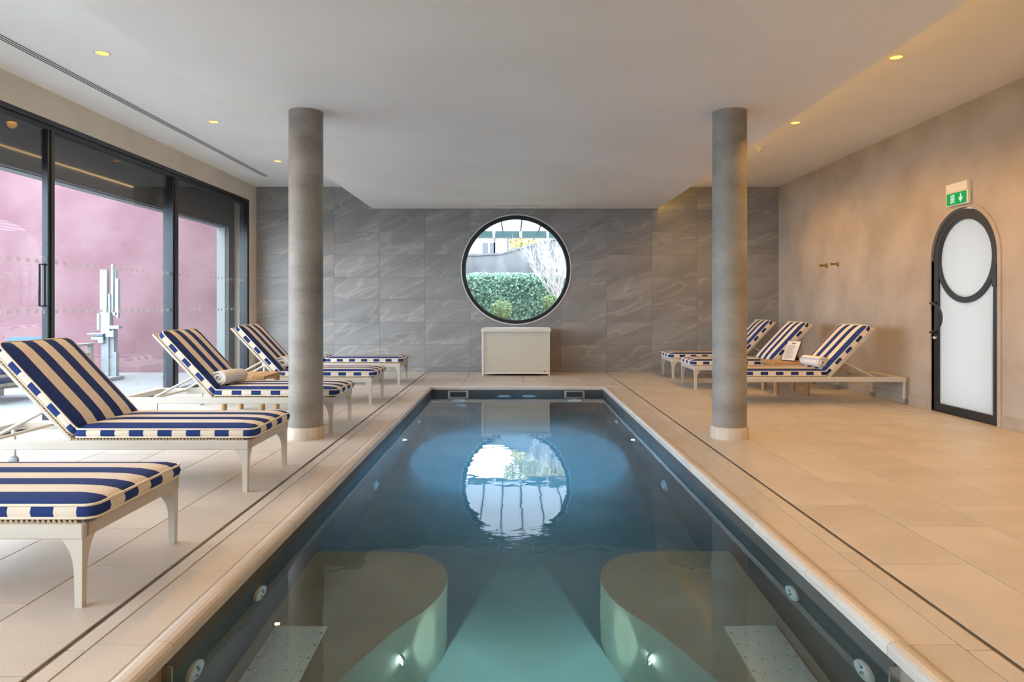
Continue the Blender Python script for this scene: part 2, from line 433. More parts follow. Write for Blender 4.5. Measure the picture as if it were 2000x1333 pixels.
# ------------------------------------------------------------------ mesh helpers
class MB:
    def __init__(s):
        s.v, s.f, s.m, s.smooth = [], [], [], []

    def add(s, vs_, fs, mi=0, smooth=False):
        o = len(s.v)
        s.v += [tuple(p) for p in vs_]
        for f in fs:
            s.f.append([i + o for i in f]); s.m.append(mi); s.smooth.append(smooth)
        return s

    def box(s, x0, x1, y0, y1, z0, z1, mi=0, c=0.0):
        """box, optionally with its 12 edges chamfered by c"""
        if c <= 0:
            vs_ = [(x, y, z) for z in (z0, z1) for y in (y0, y1) for x in (x0, x1)]
            return s.add(vs_, [(0, 2, 3, 1), (4, 5, 7, 6), (0, 1, 5, 4), (2, 6, 7, 3), (0, 4, 6, 2), (1, 3, 7, 5)], mi)
        bm = bmesh.new()
        bmesh.ops.create_cube(bm, size=1)
        for v in bm.verts:
            v.co = ((x0 + x1) / 2 + v.co.x * (x1 - x0), (y0 + y1) / 2 + v.co.y * (y1 - y0), (z0 + z1) / 2 + v.co.z * (z1 - z0))
        bmesh.ops.bevel(bm, geom=list(bm.edges), offset=c, segments=1, affect='EDGES')
        return s.bm(bm, mi)

    def bm(s, bm, mi=0, smooth=False):
        bm.verts.index_update()
        s.add([v.co for v in bm.verts], [[v.index for v in f.verts] for f in bm.faces], mi, smooth)
        bm.free()
        return s

    def tube(s, pts, r, n=8, mi=0, caps=True, closed=False):
        pts = [Vector(p) for p in pts]
        rs = r if isinstance(r, (list, tuple)) else [r] * len(pts)
        vs_, fs = [], []
        k = len(pts)
        up = None
        for i, p in enumerate(pts):
            a = pts[(i - 1) % k] if (closed or i > 0) else p
            b = pts[(i + 1) % k] if (closed or i < k - 1) else p
            t = (b - a).normalized()
            if up is None:
                up = Vector((0, 0, 1)) if abs(t.z) < 0.9 else Vector((1, 0, 0))
            u = t.cross(up).normalized()
            w = u.cross(t).normalized()
            up = w
            for j in range(n):
                an = 2 * PI * j / n
                vs_.append(p + (u * math.cos(an) + w * math.sin(an)) * rs[i])
        for i in range(k if closed else k - 1):
            for j in range(n):
                a, b = i * n + j, i * n + (j + 1) % n
                c, d = ((i + 1) % k) * n + (j + 1) % n, ((i + 1) % k) * n + j
                fs.append((a, d, c, b))
        s.add(vs_, fs, mi, True)
        if caps and not closed:
            s.add(vs_[:n], [tuple(range(n))], mi)
            s.add(vs_[-n:], [tuple(reversed(range(n)))], mi)
        return s

    def lathe(s, prof, n=32, mi=0, c=(0, 0, 0), axis='z', smooth=True):
        vs_, fs = [], []
        for r, h in prof:
            for j in range(n):
                a = 2 * PI * j / n
                p = (r * math.cos(a), r * math.sin(a), h)
                if axis == 'x': p = (p[2], p[0], p[1])
                if axis == 'y': p = (p[0], p[2], p[1])
                vs_.append((p[0] + c[0], p[1] + c[1], p[2] + c[2]))
        for i in range(len(prof) - 1):
            for j in range(n):
                a, b = i * n + j, i * n + (j + 1) % n
                q = (a, b, b + n, a + n)
                fs.append(q if axis != 'y' else tuple(reversed(q)))
        s.add(vs_, fs, mi, smooth)
        return s

    def prism(s, poly, a0, a1, axis, mi=0):
        """extrude a 2D polygon along an axis; poly coords are the other two axes in order"""
        def P(u, v, a):
            return {'x': (a, u, v), 'y': (u, a, v), 'z': (u, v, a)}[axis]
        n = len(poly)
        vs_ = [P(u, v, a0) for u, v in poly] + [P(u, v, a1) for u, v in poly]
        fs = [tuple(range(n)), tuple(reversed(range(n, 2 * n)))]
        fs += [(i, i + n, (i + 1) % n + n, (i + 1) % n) for i in range(n)]
        return s.add(vs_, fs, mi)

    def band(s, outer, inner, a0, a1, axis, mi=0, closed=True):
        def P(p, a):
            return {'x': (a, p[0], p[1]), 'y': (p[0], a, p[1]), 'z': (p[0], p[1], a)}[axis]
        n = len(outer)
        vs_ = [P(p, a0) for p in outer] + [P(p, a0) for p in inner] + [P(p, a1) for p in outer] + [P(p, a1) for p in inner]
        fs = []
        for i in range(n if closed else n - 1):
            j = (i + 1) % n
            fs += [(i, j, n + j, n + i), (2 * n + i, 3 * n + i, 3 * n + j, 2 * n + j),
                   (i, 2 * n + i, 2 * n + j, j), (n + i, n + j, 3 * n + j, 3 * n + i)]
        if not closed:
            for i in (0, n - 1):
                fs.append((i, n + i, 3 * n + i, 2 * n + i))
        return s.add(vs_, fs, mi)

    def mesh(s, name, mats, fix=True):
        me = bpy.data.meshes.new(name)
        me.from_pydata(s.v, [], s.f)
        for m_ in mats:
            me.materials.append(m_)
        me.polygons.foreach_set('material_index', s.m)
        me.polygons.foreach_set('use_smooth', s.smooth)
        me.update()
        if fix:
            bm = bmesh.new(); bm.from_mesh(me)
            bmesh.ops.recalc_face_normals(bm, faces=bm.faces)
            bm.to_mesh(me); bm.free()
        return me

    def build(s, name, mats, parent=None, fix=True):
        mats = mats if isinstance(mats, (list, tuple)) else [mats]
        return link(name, s.mesh(name, mats, fix), parent)


def link(name, me, parent=None, loc=None):
    o = bpy.data.objects.new(name, me)
    COL.objects.link(o)
    if parent is not None:
        o.parent = parent
    if loc is not None:
        o.location = loc
    return o


def empty(name, loc=(0, 0, 0), rz=0.0, parent=None):
    o = bpy.data.objects.new(name, None)
    COL.objects.link(o)
    o.empty_display_size = 0.1
    o.location = loc
    o.rotation_euler = (0, 0, rz)
    if parent is not None:
        o.parent = parent
    return o


def tag(o, label=None, cat=None, group=None, kind=None):
    if label: o['label'] = label
    if cat: o['category'] = cat
    if group: o['group'] = group
    if kind: o['kind'] = kind
    return o


def copy_tree(o, parent=None):
    c = o.copy(); COL.objects.link(c)
    c.parent = parent
    for ch in list(o.children):
        copy_tree(ch, c)
    return c


def cut(obj, cutter_mb):
    """subtract a temporary solid from obj's mesh"""
    co = cutter_mb.build('cutter_tmp', M['grout'])
    md = obj.modifiers.new('b', 'BOOLEAN')
    md.operation = 'DIFFERENCE'; md.object = co; md.solver = 'EXACT'
    dg = bpy.context.evaluated_depsgraph_get()
    me = bpy.data.meshes.new_from_object(obj.evaluated_get(dg))
    obj.modifiers.clear()
    obj.data = me
    cm = co.data
    bpy.data.objects.remove(co); bpy.data.meshes.remove(cm)
    return obj


def circle(cx, cy, r, n=64, a0=0.0, a1=2 * PI, close=False):
    k = n + 1 if close else n
    return [(cx + r * math.cos(a0 + (a1 - a0) * i / n), cy + r * math.sin(a0 + (a1 - a0) * i / n)) for i in range(k)]


# ------------------------------------------------------------------ room shell
def S(o, label=None):
    return tag(o, label, None, None, 'structure')


# floor slab (grout bed) in four strips around the pool
fl = MB()
fl.box(XL - 0.3, PX0 - 0.02, YN, YB, -0.25, -0.006)
fl.box(PX1 + 0.02, XR, YN, YB, -0.25, -0.006)
fl.box(PX0 - 0.02, PX1 + 0.02, PY1 + 0.02, YB, -0.25, -0.006)
fl.box(PX0 - 0.02, PX1 + 0.02, YN, PY0 - 0.02, -0.25, -0.006)
floor = S(fl.build('floor', M['grout']), 'beige stone tiled floor around the pool')

SLL, SLR = -1.462, 1.570         # drain slots
G = 0.0025
tile_cache = {}


def floor_tile(x0, x1, y0, y1):
    w, l = round(x1 - x0 - 2 * G, 4), round(y1 - y0 - 2 * G, 4)
    if w < 0.02 or l < 0.02:
        return
    k = (w, l)
    if k not in tile_cache:
        tile_cache[k] = MB().box(-w / 2, w / 2, -l / 2, l / 2, -0.02, 0, 0, 0.0015).mesh('floor_tile', [M['floor']])
    link('floor_tile', tile_cache[k], floor, ((x0 + x1) / 2, (y0 + y1) / 2, 0))


def tile_columns(xs, y_from, y_to, phases, L=0.88):
    for i in range(len(xs) - 1):
        ph = phases[i % len(phases)]
        ys = [y_from]
        y = ph - math.floor((ph - y_from) / L) * L
        while y < y_to - 0.01:
            if y > y_from + 0.01:
                ys.append(y)
            y += L
        ys.append(y_to)
        for a, b in zip(ys, ys[1:]):
            floor_tile(xs[i], xs[i + 1], a, b)


xl = [SLL - 0.008, -1.82]
while xl[-1] > XL + 0.01:
    xl.append(max(xl[-1] - 0.44, XL - 0.02))
tile_columns(sorted(xl), 0.6, YB, [2.945, 3.43])
xr = [SLR + 0.008, 1.985]
while xr[-1] < XR - 0.01:
    xr.append(min(xr[-1] + 0.43, XR))
tile_columns(xr, 0.6, YB, [2.963, 3.464])
# strip beside the slots and the deck behind the far pool edge
tile_columns([SLL + 0.008, PX0 - 0.265], 0.6, YB, [3.1])
tile_columns([PX1 + 0.24, SLR - 0.008], 0.6, YB, [3.1])
for a, b in zip([PX0 - 0.265, -0.72, 0.16, 1.04, PX1 + 0.24][:-1], [-0.72, 0.16, 1.04, PX1 + 0.24]):
    floor_tile(a, b, PY1 + 0.26, PY1 + 0.72)
    floor_tile(a, b, PY1 + 0.72, PY1 + 1.60)
    floor_tile(a, b, PY1 + 1.60, YB)
near = S(MB().box(XL, XR, YN, 0.6, -0.02, -0.0005).build('floor_near', M['floor']), 'plain beige floor behind the near pool end')
cut(near, MB().box(PX0 - 0.3, PX1 + 0.3, PY0 - 0.3, 1, -1, 1))

for nm, x in (('a', SLL), ('b', SLR)):
    d = MB()
    d.box(x - 0.007, x - 0.005, 0.6, 9.82, -0.02, -0.0005, 0).box(x + 0.005, x + 0.007, 0.6, 9.82, -0.02, -0.0005, 0)
    d.box(x - 0.005, x + 0.005, 0.6, 9.82, -0.02, -0.008, 1)
    tag(d.build('drain_slot', [M['steel'], M['steel_dark']]),
        'thin dark drain slot in the floor on the %s side of the pool' % ('sun lounger window' if nm == 'a' else 'arched door'), 'drain', 'floor drain slots')

# pool coping: bullnosed stones with a raised lip
coping = S(empty('pool_coping'), 'bullnosed beige coping stones around the pool edge')
PROF = [(0.0, -0.035), (0.0, -0.010), (0.004, 0.002), (0.014, 0.009), (0.030, 0.012), (0.048, 0.011), (0.062, 0.006),
        (0.070, 0.0), (0.074, -0.003), (0.080, 0.0), (0.2375, 0.0), (0.24, -0.002), (0.24, -0.035)]
cop_cache = {}


def coping_stone(side, a0, a1):
    l = round(a1 - a0 - 0.003, 4)
    k = (side, l)
    if k not in cop_cache:
        mb = MB()
        wscale = 0.2625 / 0.24 if side == 'l' else 1.0
        if side == 'l':
            mb.prism([(-u * wscale, v) for u, v in PROF], -l / 2, l / 2, 'y')
        elif side == 'r':
            mb.prism([(u, v) for u, v in PROF], -l / 2, l / 2, 'y')
        else:
            mb.prism([(u, v) for u, v in PROF], -l / 2, l / 2, 'x')
        cop_cache[k] = mb.mesh('coping_stone', [M['coping']])
    c = (a0 + a1) / 2
    loc = {'l': (PX0, c, 0), 'r': (PX1, c, 0), 'e': (c, PY1, 0)}[side]
    link('coping_stone', cop_cache[k], coping, loc)


y = 2.255 - 0.63 * 3
ys = [PY0]
while y < PY1:
    if y > PY0 + 0.05: ys.append(y)
    y += 0.63
ys.append(PY1)
for a, b in zip(ys, ys[1:]):
    coping_stone('l', a, b); coping_stone('r', a, b)
xs = [PX0 - 0.2625, -0.72, -0.12, 0.48, 1.08, PX1 + 0.24]
for a, b in zip(xs, xs[1:]):
    coping_stone('e', a, b)

# pool basin
pool = S(empty('pool_basin'), 'dark stone lined swimming pool basin under still water')
YL = 2.22                         # the dark side liner starts here; nearer the wall steps back
MB().box(PX0 - 0.30, PX0 - 0.006, YL, PY1 + 0.3, ZF - 0.1, -0.030).build('basin_wall', M['pool'], pool)
MB().box(PX1 + 0.006, PX1 + 0.30, YL, PY1 + 0.3, ZF - 0.1, -0.030).build('basin_wall', M['pool'], pool)
MB().box(PX0 - 0.30, PX0 - 0.085, PY0 - 0.3, YL, ZF - 0.1, -0.030).build('basin_wall', M['bench'], pool)
MB().box(PX1 + 0.085, PX1 + 0.30, PY0 - 0.3, YL, ZF - 0.1, -0.030).build('basin_wall', M['bench'], pool)
MB().box(PX0 - 0.30, PX1 + 0.30, PY1 + 0.006, PY1 + 0.3, ZF - 0.1, -0.030).build('basin_wall', M['pool'], pool)
MB().box(PX0 - 0.30, PX1 + 0.30, PY0 - 0.3, PY0, ZF - 0.1, -0.030).build('basin_wall', M['pool'], pool)
MB().box(PX0 - 0.30, PX1 + 0.30, PY0 - 0.3, PY1 + 0.3, ZF - 0.2, ZF).build('basin_floor', M['poolfloor'], pool)
for s, x in ((-1, PX0), (1, PX1)):
    e = MB()
    e.prism([(x - s * 0.012, -0.055), (x + s * 0.055, -0.040), (x + s * 0.062, -0.32), (x - s * 0.012, -0.42)], YL - 0.006, YL + 0.004, 'y')
    e.build('liner_end_plate', M['steel'], pool)

# curved underwater benches
TOP = [(-1.14, 3.925), (-0.831, 3.928), (-0.624, 3.924), (-0.502, 3.890), (-0.403, 3.790), (-0.352, 3.664), (-0.340, 3.531),
       (-0.361, 3.392), (-0.409, 3.263), (-0.478, 3.153), (-0.541, 3.041), (-0.595, 2.918), (-0.644, 2.798), (-0.702, 2.66),
       (-0.74, 2.5), (-0.755, 2.3), (-0.76, 1.2), (-1.14, 1.2)]


def smooth_poly(pts, it=2):
    for _ in range(it):
        q = [pts[0]]
        for a, b in zip(pts, pts[1:]):
            q += [(a[0] * .75 + b[0] * .25, a[1] * .75 + b[1] * .25), (a[0] * .25 + b[0] * .75, a[1] * .25 + b[1] * .75)]
        q.append(pts[-1])
        pts = q
    return pts


curve = smooth_poly(TOP[1:-1], 2)
for s in (-1, 1):
    poly = [TOP[0]] + curve + [TOP[-1]]
    if s == 1:
        poly = [(2 * PC - px, py) for px, py in poly]
    MB().prism(poly, ZF - 0.02, -0.65, 'z').build('underwater_bench', M['bench'], pool)

# water body
wb = MB().box(PX0 - 0.25, PX1 + 0.25, PY0 - 0.2, PY1 + 0.2, ZF - 0.15, ZW).build('pool_water', M['water'])
tag(wb, 'still blue-green water filling the long pool', 'water', None, 'stuff')


# fittings in the basin walls
def side_fitting(name, x, s, y, z, r, kind, label, group, cat):
    t = empty(name, (x, y, z))
    if kind == 'lamp':
        MB().lathe([(r, 0), (r, 0.016), (r * 0.8, 0.022), (r * 0.76, 0.012)], 28, axis='x').build('lamp_rim', M['steel'], t)
        MB().lathe([(r * 0.78, 0.010), (r * 0.5, 0.016), (0.001, 0.018)], 28, axis='x').build('lamp_lens', M['poollamp'], t)
    elif kind == 'jet':
        MB().lathe([(r, 0), (r, 0.010), (r * 0.93, 0.016), (0.001, 0.017)], 28, axis='x').build('faceplate', M['white'], t)
        for dy, dz in ((0, 0.028), (0.010, 0.0), (-0.006, -0.026)):
            MB().lathe([(0.008, 0.016), (0.008, 0.019), (0.001, 0.019)], 12, c=(0, dy, dz), axis='x').build('nozzle', M['ink'], t)
    else:
        MB().lathe([(r, 0), (r, 0.010), (r * 0.93, 0.018), (0.001, 0.022)], 28, axis='x').build('faceplate', M['white'], t)
        g = MB()
        for k in range(16):
            a = 2 * PI * k / 16
            g.tube([(0.018, r * .72 * math.cos(a), r * .72 * math.sin(a)), (0.018, r * .93 * math.cos(a), r * .93 * math.sin(a))], 0.005, 5)
        g.build('grille_slots', M['ink'], t)
    if s > 0:
        t.rotation_euler = (0, 0, PI)
    tag(t, label, cat, group)
    return t


nearer = {2.40: 'nearest the camera', 3.02: 'second nearest the camera'}
for s, x, side in ((-1, PX0 - 0.006, 'window'), (1, PX1 + 0.006, 'arched door')):
    for yy, zz in ((2.40, -0.245), (3.02, -0.235)):
        side_fitting('pool_jet', x, s, yy, zz, 0.060, 'jet', 'round white jet in the %s side pool wall, %s' % (side, nearer[yy]), 'white pool wall jets', 'pool jet')
    side_fitting('pool_inlet', x, s, 5.56, -1.0, 0.10, 'grille', 'round white slotted inlet deep in the %s side pool wall, larger one' % side, 'slotted pool inlets', 'pool inlet')
    side_fitting('pool_inlet', x, s, 8.15, -1.0, 0.08, 'grille', 'small far white inlet in the %s side pool wall' % side, 'slotted pool inlets', 'pool inlet')
    t = side_fitting('pool_lamp', x, s, 6.90, -0.74, 0.065, 'lamp', 'glowing round lamp in the %s side pool wall' % side, 'pool wall lamps', 'lamp')
    ld = bpy.data.lights.new('pool_lamp_light', 'SPOT')
    ld.energy = 360; ld.color = (0.36, 0.66, 1.0); ld.spot_size = math.radians(170); ld.spot_blend = 0.8; ld.shadow_soft_size = 0.012
    lo = bpy.data.objects.new('pool_lamp_light', ld); COL.objects.link(lo)
    lo.location = (x - s * 0.035, 6.90, -0.74)
    lo.rotation_euler = (0, s * PI / 2, 0)

# bench lamps
for s in (-1, 1):
    bx, by, bz = (PC + s * (PC + 0.508), 3.085, -0.93)
    nrm = Vector((-s * 0.87, 0.5, 0)).normalized()
    t = empty('bench_lamp', (bx, by, bz), 0)
    ang = math.atan2(nrm.y, nrm.x)
    t.rotation_euler = (0, 0, ang)
    MB().lathe([(0.035, 0), (0.035, 0.012), (0.024, 0.016)], 20, axis='x').build('lamp_rim', M['steel'], t)
    MB().lathe([(0.026, 0.012), (0.014, 0.018), (0.001, 0.019)], 20, axis='x').build('lamp_lens', M['poollampgreen'], t)
    tag(t, 'tiny bright lamp in the curved underwater bench on the %s side' % ('window' if s < 0 else 'arched door'), 'lamp', 'bench lamps')
    ld = bpy.data.lights.new('bench_lamp_light', 'SPOT')
    ld.energy = 21; ld.color = (0.80, 1.0, 0.80); ld.spot_size = math.radians(165); ld.spot_blend = 0.5; ld.shadow_soft_size = 0.010
    lo = bpy.data.objects.new('bench_lamp_light', ld); COL.objects.link(lo)
    lo.location = Vector((bx, by, bz)) + nrm * 0.075
    lo.rotation_euler = nrm.to_track_quat('-Z', 'Y').to_euler()

# stainless air plates on the benches
for s in (-1, 1):
    cx = PC + s * 1.01
    t = empty('air_plate', (cx, 2.46, -0.645))
    MB().box(-0.118, 0.118, -0.62, 0.62, -0.01, 0.012, 0, 0.002).build('plate', M['plate'], t)
    MB().box(-0.088, 0.088, -0.60, 0.60, 0.012, 0.016, 0, 0.001).build('panel', M['plate'], t)
    hol = MB()
    for i in range(12):
        for j in range(3):
            px, py = -0.055 + j * 0.055 + (0.015 if i % 2 else -0.012), -0.55 + i * 0.1 + j * 0.012
            hol.lathe([(0.0035, 0.0162), (0.0035, 0.0166), (0.0005, 0.0167)], 8, c=(px, py, 0))
    tag(hol.build('air_holes', M['ink'], t), kind='stuff')
    sr = MB()
    for i in range(13):
        for px in (-0.103, 0.103):
            sr.lathe([(0.007, 0.012), (0.005, 0.016), (0.0005, 0.017)], 8, c=(px, -0.58 + i * 0.095, 0))
    tag(sr.build('screws', M['steel'], t), kind='stuff')
    tag(t, 'screwed stainless steel plate on the underwater bench, %s side' % ('window' if s < 0 else 'arched door'), 'steel plate', 'bench air plates')

# skimmers and round fittings in the far pool wall
for i, (a, b) in enumerate(((-0.895, -0.613), (0.705, 0.985))):
    t = empty('pool_skimmer', ((a + b) / 2, PY1 + 0.006, 0))
    w = (b - a) / 2
    o_ = [(-w, -0.30), (w, -0.30), (w, -0.045), (-w, -0.045)]
    i_ = [(-w + 0.03, -0.27), (w - 0.03, -0.27), (w - 0.03, -0.065), (-w + 0.03, -0.065)]
    MB().band(o_, i_, -0.014, 0.004, 'y').build('frame', M['steel'], t)
    MB().box(-w + 0.03, w - 0.03, -0.004, 0.002, -0.27, -0.065).build('opening', M['steel_dark'], t)
    tag(t, 'steel framed skimmer mouth in the far pool wall, %s' % ('nearer the windows' if i == 0 else 'nearer the arched door'), 'skimmer', 'pool skimmers')
for i, (x, z, lb) in enumerate(((-0.12, -0.25, 'just beneath the wicker chest, left one'), (0.22, -0.25, 'just beneath the wicker chest, right one'),
                                (-0.75, -0.62, 'under the left skimmer'), (0.85, -0.62, 'under the right skimmer'), (-0.72, -1.02, 'lowest, near the floor below the left skimmer'))):
    t = empty('wall_inlet', (x, PY1 + 0.006, z))
    MB().lathe([(0.095, 0), (0.095, -0.012), (0.085, -0.02), (0.001, -0.022)], 28, axis='y').build('faceplate', M['white'], t)
    MB().lathe([(0.03, -0.021), (0.03, -0.026), (0.001, -0.026)], 16, axis='y').build('nozzle', M['steel'], t)
    tag(t, 'round white fitting in the far pool wall, ' + lb, 'pool inlet', 'far wall inlets')

# ceilings
cl = MB()
cl.box(XL - 0.25, SX0 + 0.02, YN, YB, ZC, ZC + 0.2)
cl.box(SX1 - 0.02, XR + 0.25, YN, YB, ZC, ZC + 0.2)
S(cl.build('ceiling', M['ceiling']), 'high plaster ceilings along both sides')
S(MB().box(SX0, SX1, YN, YB, ZS, ZC + 0.2).build('ceiling_lowered', M['ceiling']), 'lowered plaster ceiling panel over the pool')

# back wall with round opening and its tiles
WX, WZ, WR = 0.052, 1.736, 0.925
wall_back = MB().box(XL - 0.25, XR + 0.25, YB + 0.012, YB + 0.30, -0.2, ZC + 0.2).build('wall_back', M['tile_back'])
S(wall_back, 'grey veined stone tiled end wall')
hole = lambda: MB().prism(circle(WX, WZ, WR, 96), YB - 0.5, YB + 0.6, 'y')
cut(wall_back, hole())
xj = [XL, -3.80] + [-3.03 + 0.769 * i for i in range(10)]
xj = [x for x in xj if x < XR - 0.05] + [XR]
zj = [0.0, 0.078] + [0.078 + 0.3823 * i for i in range(1, 8)] + [ZC]
wt_cache = {}
for i in range(len(xj) - 1):
    for j in range(len(zj) - 1):
        x0, x1, z0, z1 = xj[i] + .0012, xj[i + 1] - .0012, zj[j] + .0012, zj[j + 1] - .0012
        if z1 - z0 < 0.01: continue
        corners = [math.hypot(x - WX, z - WZ) for x in (x0, x1) for z in (z0, z1)]
        if max(corners) < WR: continue
        cxn, czn = min(max(WX, x0), x1), min(max(WZ, z0), z1)
        crossing = math.hypot(cxn - WX, czn - WZ) < WR
        c = ((x0 + x1) / 2, YB + 0.006, (z0 + z1) / 2)
        w, h = round((x1 - x0) / 2, 4), round((z1 - z0) / 2, 4)
        if crossing:
            o = MB().box(-w, w, -0.006, 0.0065, -h, h).build('wall_tile', M['tile'], wall_back)
            o.location = c
            bpy.context.view_layer.update()
            cut(o, hole())
        else:
            if (w, h) not in wt_cache:
                wt_cache[(w, h)] = MB().box(-w, w, -0.006, 0.0065, -h, h, 0, 0.001).mesh('wall_tile', [M['tile']])
            link('wall_tile', wt_cache[(w, h)], wall_back, c)

# round window
rw = S(empty('window_1', (WX, YB, WZ)), 'round black framed window in the tiled end wall')
MB().band(circle(0, 0, 0.937, 96), circle(0, 0, 0.922, 96), -0.010, 0.25, 'y').build('window_trim', M['offwhite'], rw)
MB().band(circle(0, 0, 0.923, 96), circle(0, 0, 0.870, 96), 0.02, 0.14, 'y').build('window_frame', M['black'], rw)
MB().band(circle(0, 0, 0.871, 96), circle(0, 0, 0.860, 96), 0.05, 0.12, 'y').build('glazing_bead', M['black'], rw)
MB().prism(circle(0, 0, 0.866, 96), 0.075, 0.085, 'y').build('pane', M['glass'], rw)

# right wall with the arched door opening
DY, DR, DZ = 6.835, 0.505, 1.60
wall_right = MB().box(XR, XR + 0.25, YN, YB + 0.3, -0.2, ZC + 0.2).build('wall_right', M['wall'])
S(wall_right, 'limewashed beige plaster wall with the arched door')
arch_out = lambda r, zb: [(DY + r, zb)] + circle(DY, DZ, r, 40, 0, PI, True) + [(DY - r, zb)]
cut(wall_right, MB().prism(arch_out(DR, -0.3), XR - 0.5, XR + 0.6, 'x'))
S(MB().band(arch_out(DR + 0.045, 0.0), arch_out(DR, 0.0), XR - 0.012, XR + 0.24, 'x', closed=False).build('trim_1', M['wall']), 'cream plaster surround of the arched door')
for k, (a, b) in enumerate(((YN, DY - DR - 0.05), (DY + DR + 0.05, YB))):
    S(MB().box(XR - 0.014, XR, a, b, 0, 0.115, 0, 0.002).build('baseboard_right' + ('' if k == 0 else '_far'), M['base']), 'taupe stone skirting along the plaster wall')

door = S(empty('door_1'), 'arched dark metal door with round frosted window')
X0, X1 = XR + 0.015, XR + 0.065
fo, fi = 0.492, 0.415
outer = [(DY + fo, 0.012)] + circle(DY, DZ, fo, 40, 0, PI, True) + [(DY - fo, 0.012)]
inner = [(DY + fi, 0.085)] + circle(DY, DZ, fi, 40, 0, PI, True) + [(DY - fi, 0.085)]
MB().band(outer, inner, X0, X1, 'x').build('door_frame', M['bronze'], door)
lo_ = circle(DY, DZ, 0.448, 40, PI, 2 * PI, True)
li_ = circle(DY, DZ, 0.392, 40, PI, 2 * PI, True)
MB().band(lo_, li_, X0 + 0.004, X1 - 0.004, 'x', closed=False).build('round_frame', M['bronze'], door)
up_o = circle(DY, DZ, 0.420, 40, 0, PI, True)
up_i = circle(DY, DZ, 0.392, 40, 0, PI, True)
MB().band(up_o, up_i, X0 + 0.004, X1 - 0.004, 'x', closed=False).build('round_frame', M['bronze'], door)
MB().prism(circle(DY, DZ, 0.40, 64), X0 + 0.022, X0 + 0.030, 'x').build('pane', M['frosted'], door)
pl = [(DY - fi - .005, 0.08), (DY + fi + .005, 0.08), (DY + fi + .005, DZ)] + list(reversed(circle(DY, DZ, 0.42, 40, PI, 2 * PI, True))) + [(DY - fi - .005, DZ)]
MB().prism(pl, X0 + 0.022, X0 + 0.030, 'x').build('pane', M['frosted'], door)
MB().box(X0 + 0.01, X0 + 0.012, DY - 0.392, DY - 0.385, 0.1, 1.3).build('glazing_bead', M['steel'], door)
hy = DY + fo - 0.045
hp = [(XR + 0.02, hy, 1.15)] + [(XR - 0.05, hy - 0.190 * math.sin(a), 0.995 + 0.155 * math.cos(a)) for a in [PI * i / 16 for i in range(17)]] + [(XR + 0.02, hy, 0.84)]
MB().tube(hp, 0.013, 10).build('door_handle', M['bronze'], door)
MB().lathe([(0.021, 0), (0.021, -0.018), (0.012, -0.03), (0.001, -0.031)], 16, c=(X0, hy + 0.01, 0.78), axis='x').build('door_lock', M['steel'], door)
MB().box(X0 - 0.035, X0 + 0.01, DY - fo - 0.006, DY - fo + 0.05, 1.30, 1.52, 0, 0.003).build('door_hinge', M['black'], door)
MB().box(XR + 0.0, XR + 0.2, DY - DR, DY + DR, -0.02, 0.010).build('threshold', M['bronze'], door)

# left wall: cream band above, jamb at the far end, full-height glazing
GZ, GY1 = 2.870, 11.26
wl = MB()
wl.box(XL - 0.25, XL, YN, YB, GZ, ZC + 0.05)
wl.box(XL - 0.25, XL, GY1, YB + 0.3, -0.1, GZ)
wl.box(XL - 0.25, XL, YN, YN + 0.3, -0.1, GZ)
S(wl.build('wall_left', M['wall_l']), 'cream plaster band above the large windows')
wn_ = MB().box(XL - 0.3, XR + 0.3, YN - 0.25, YN, -0.2, ZC + 0.2).build('wall_near', M['wall_l'])
S(wn_, 'cream plaster wall behind the camera')
win = S(empty('window_2'), 'tall black framed sliding glazing facing the terrace')
FI = XL - 0.002                 # inner face of the frame
MB().box(FI - 0.13, FI, YN + 0.3, GY1, GZ - 0.045, GZ, 0, 0.003).build('window_frame', M['black'], win)
MB().box(FI - 0.10, FI - 0.02, YN + 0.3, GY1, GZ - 0.095, GZ - 0.044, 0, 0.003).build('top_track', M['black'], win)
MB().box(FI - 0.13, FI, YN + 0.3, GY1, -0.02, 0.028, 0, 0.003).build('bottom_track', M['black'], win)
MB().box(FI - 0.13, FI, GY1 - 0.075, GY1, 0.02, GZ - 0.04, 0, 0.003).build('window_frame', M['black'], win)
stiles = [(-2.80, -2.70), (-0.50, -0.40), (1.80, 1.90), (4.09, 4.19), (6.39, 6.487), (8.74, 8.885)]
for i, (a, b) in enumerate(stiles):
    d = 0.13 if i == 5 else 0.06
    MB().box(FI - d, FI, a, b, 0.025, GZ - 0.09, 0, 0.004).build('mullion', M['black'], win)
    MB().box(FI + 0.0, FI + 0.012, a + 0.03, a + 0.045, 0.025, GZ - 0.09, 0, 0.002).build('seal_strip', M['black'], win)
edges = [YN + 0.3] + [v for s_ in stiles for v in s_] + [GY1 - 0.075]
for i in range(0, len(edges), 2):
    a, b = edges[i], edges[i + 1]
    gx = FI - (0.045 if i % 4 else 0.030)
    p = MB().box(gx - 0.008, gx, a - 0.01, b + 0.01, 0.02, GZ - 0.09).build('pane', M['glass'], win)
    if b > 3:
        d = MB()
        for zc in (1.535, 1.07):
            y = a + 0.06
            while y < b - 0.06:
                d.box(gx + 0.0004, gx + 0.0012, y, y + 0.052, zc - 0.018, zc + 0.018)
                y += 0.118
        tag(d.build('marking_dots', M['marking'], p), kind='stuff')
hd = MB()
hx = FI + 0.02
hd.tube([(hx, 6.29, 1.50), (hx + 0.03, 6.29, 1.50), (hx + 0.03, 6.20, 1.50), (hx + 0.03, 6.20, 1.12), (hx + 0.03, 6.29, 1.12), (hx, 6.29, 1.12)], 0.011, 8)
hd.tube([(hx + 0.015, 6.29, 1.50), (hx + 0.015, 6.29, 1.12)], 0.011, 8)
hd.build('pull_handle', M['black'], win)
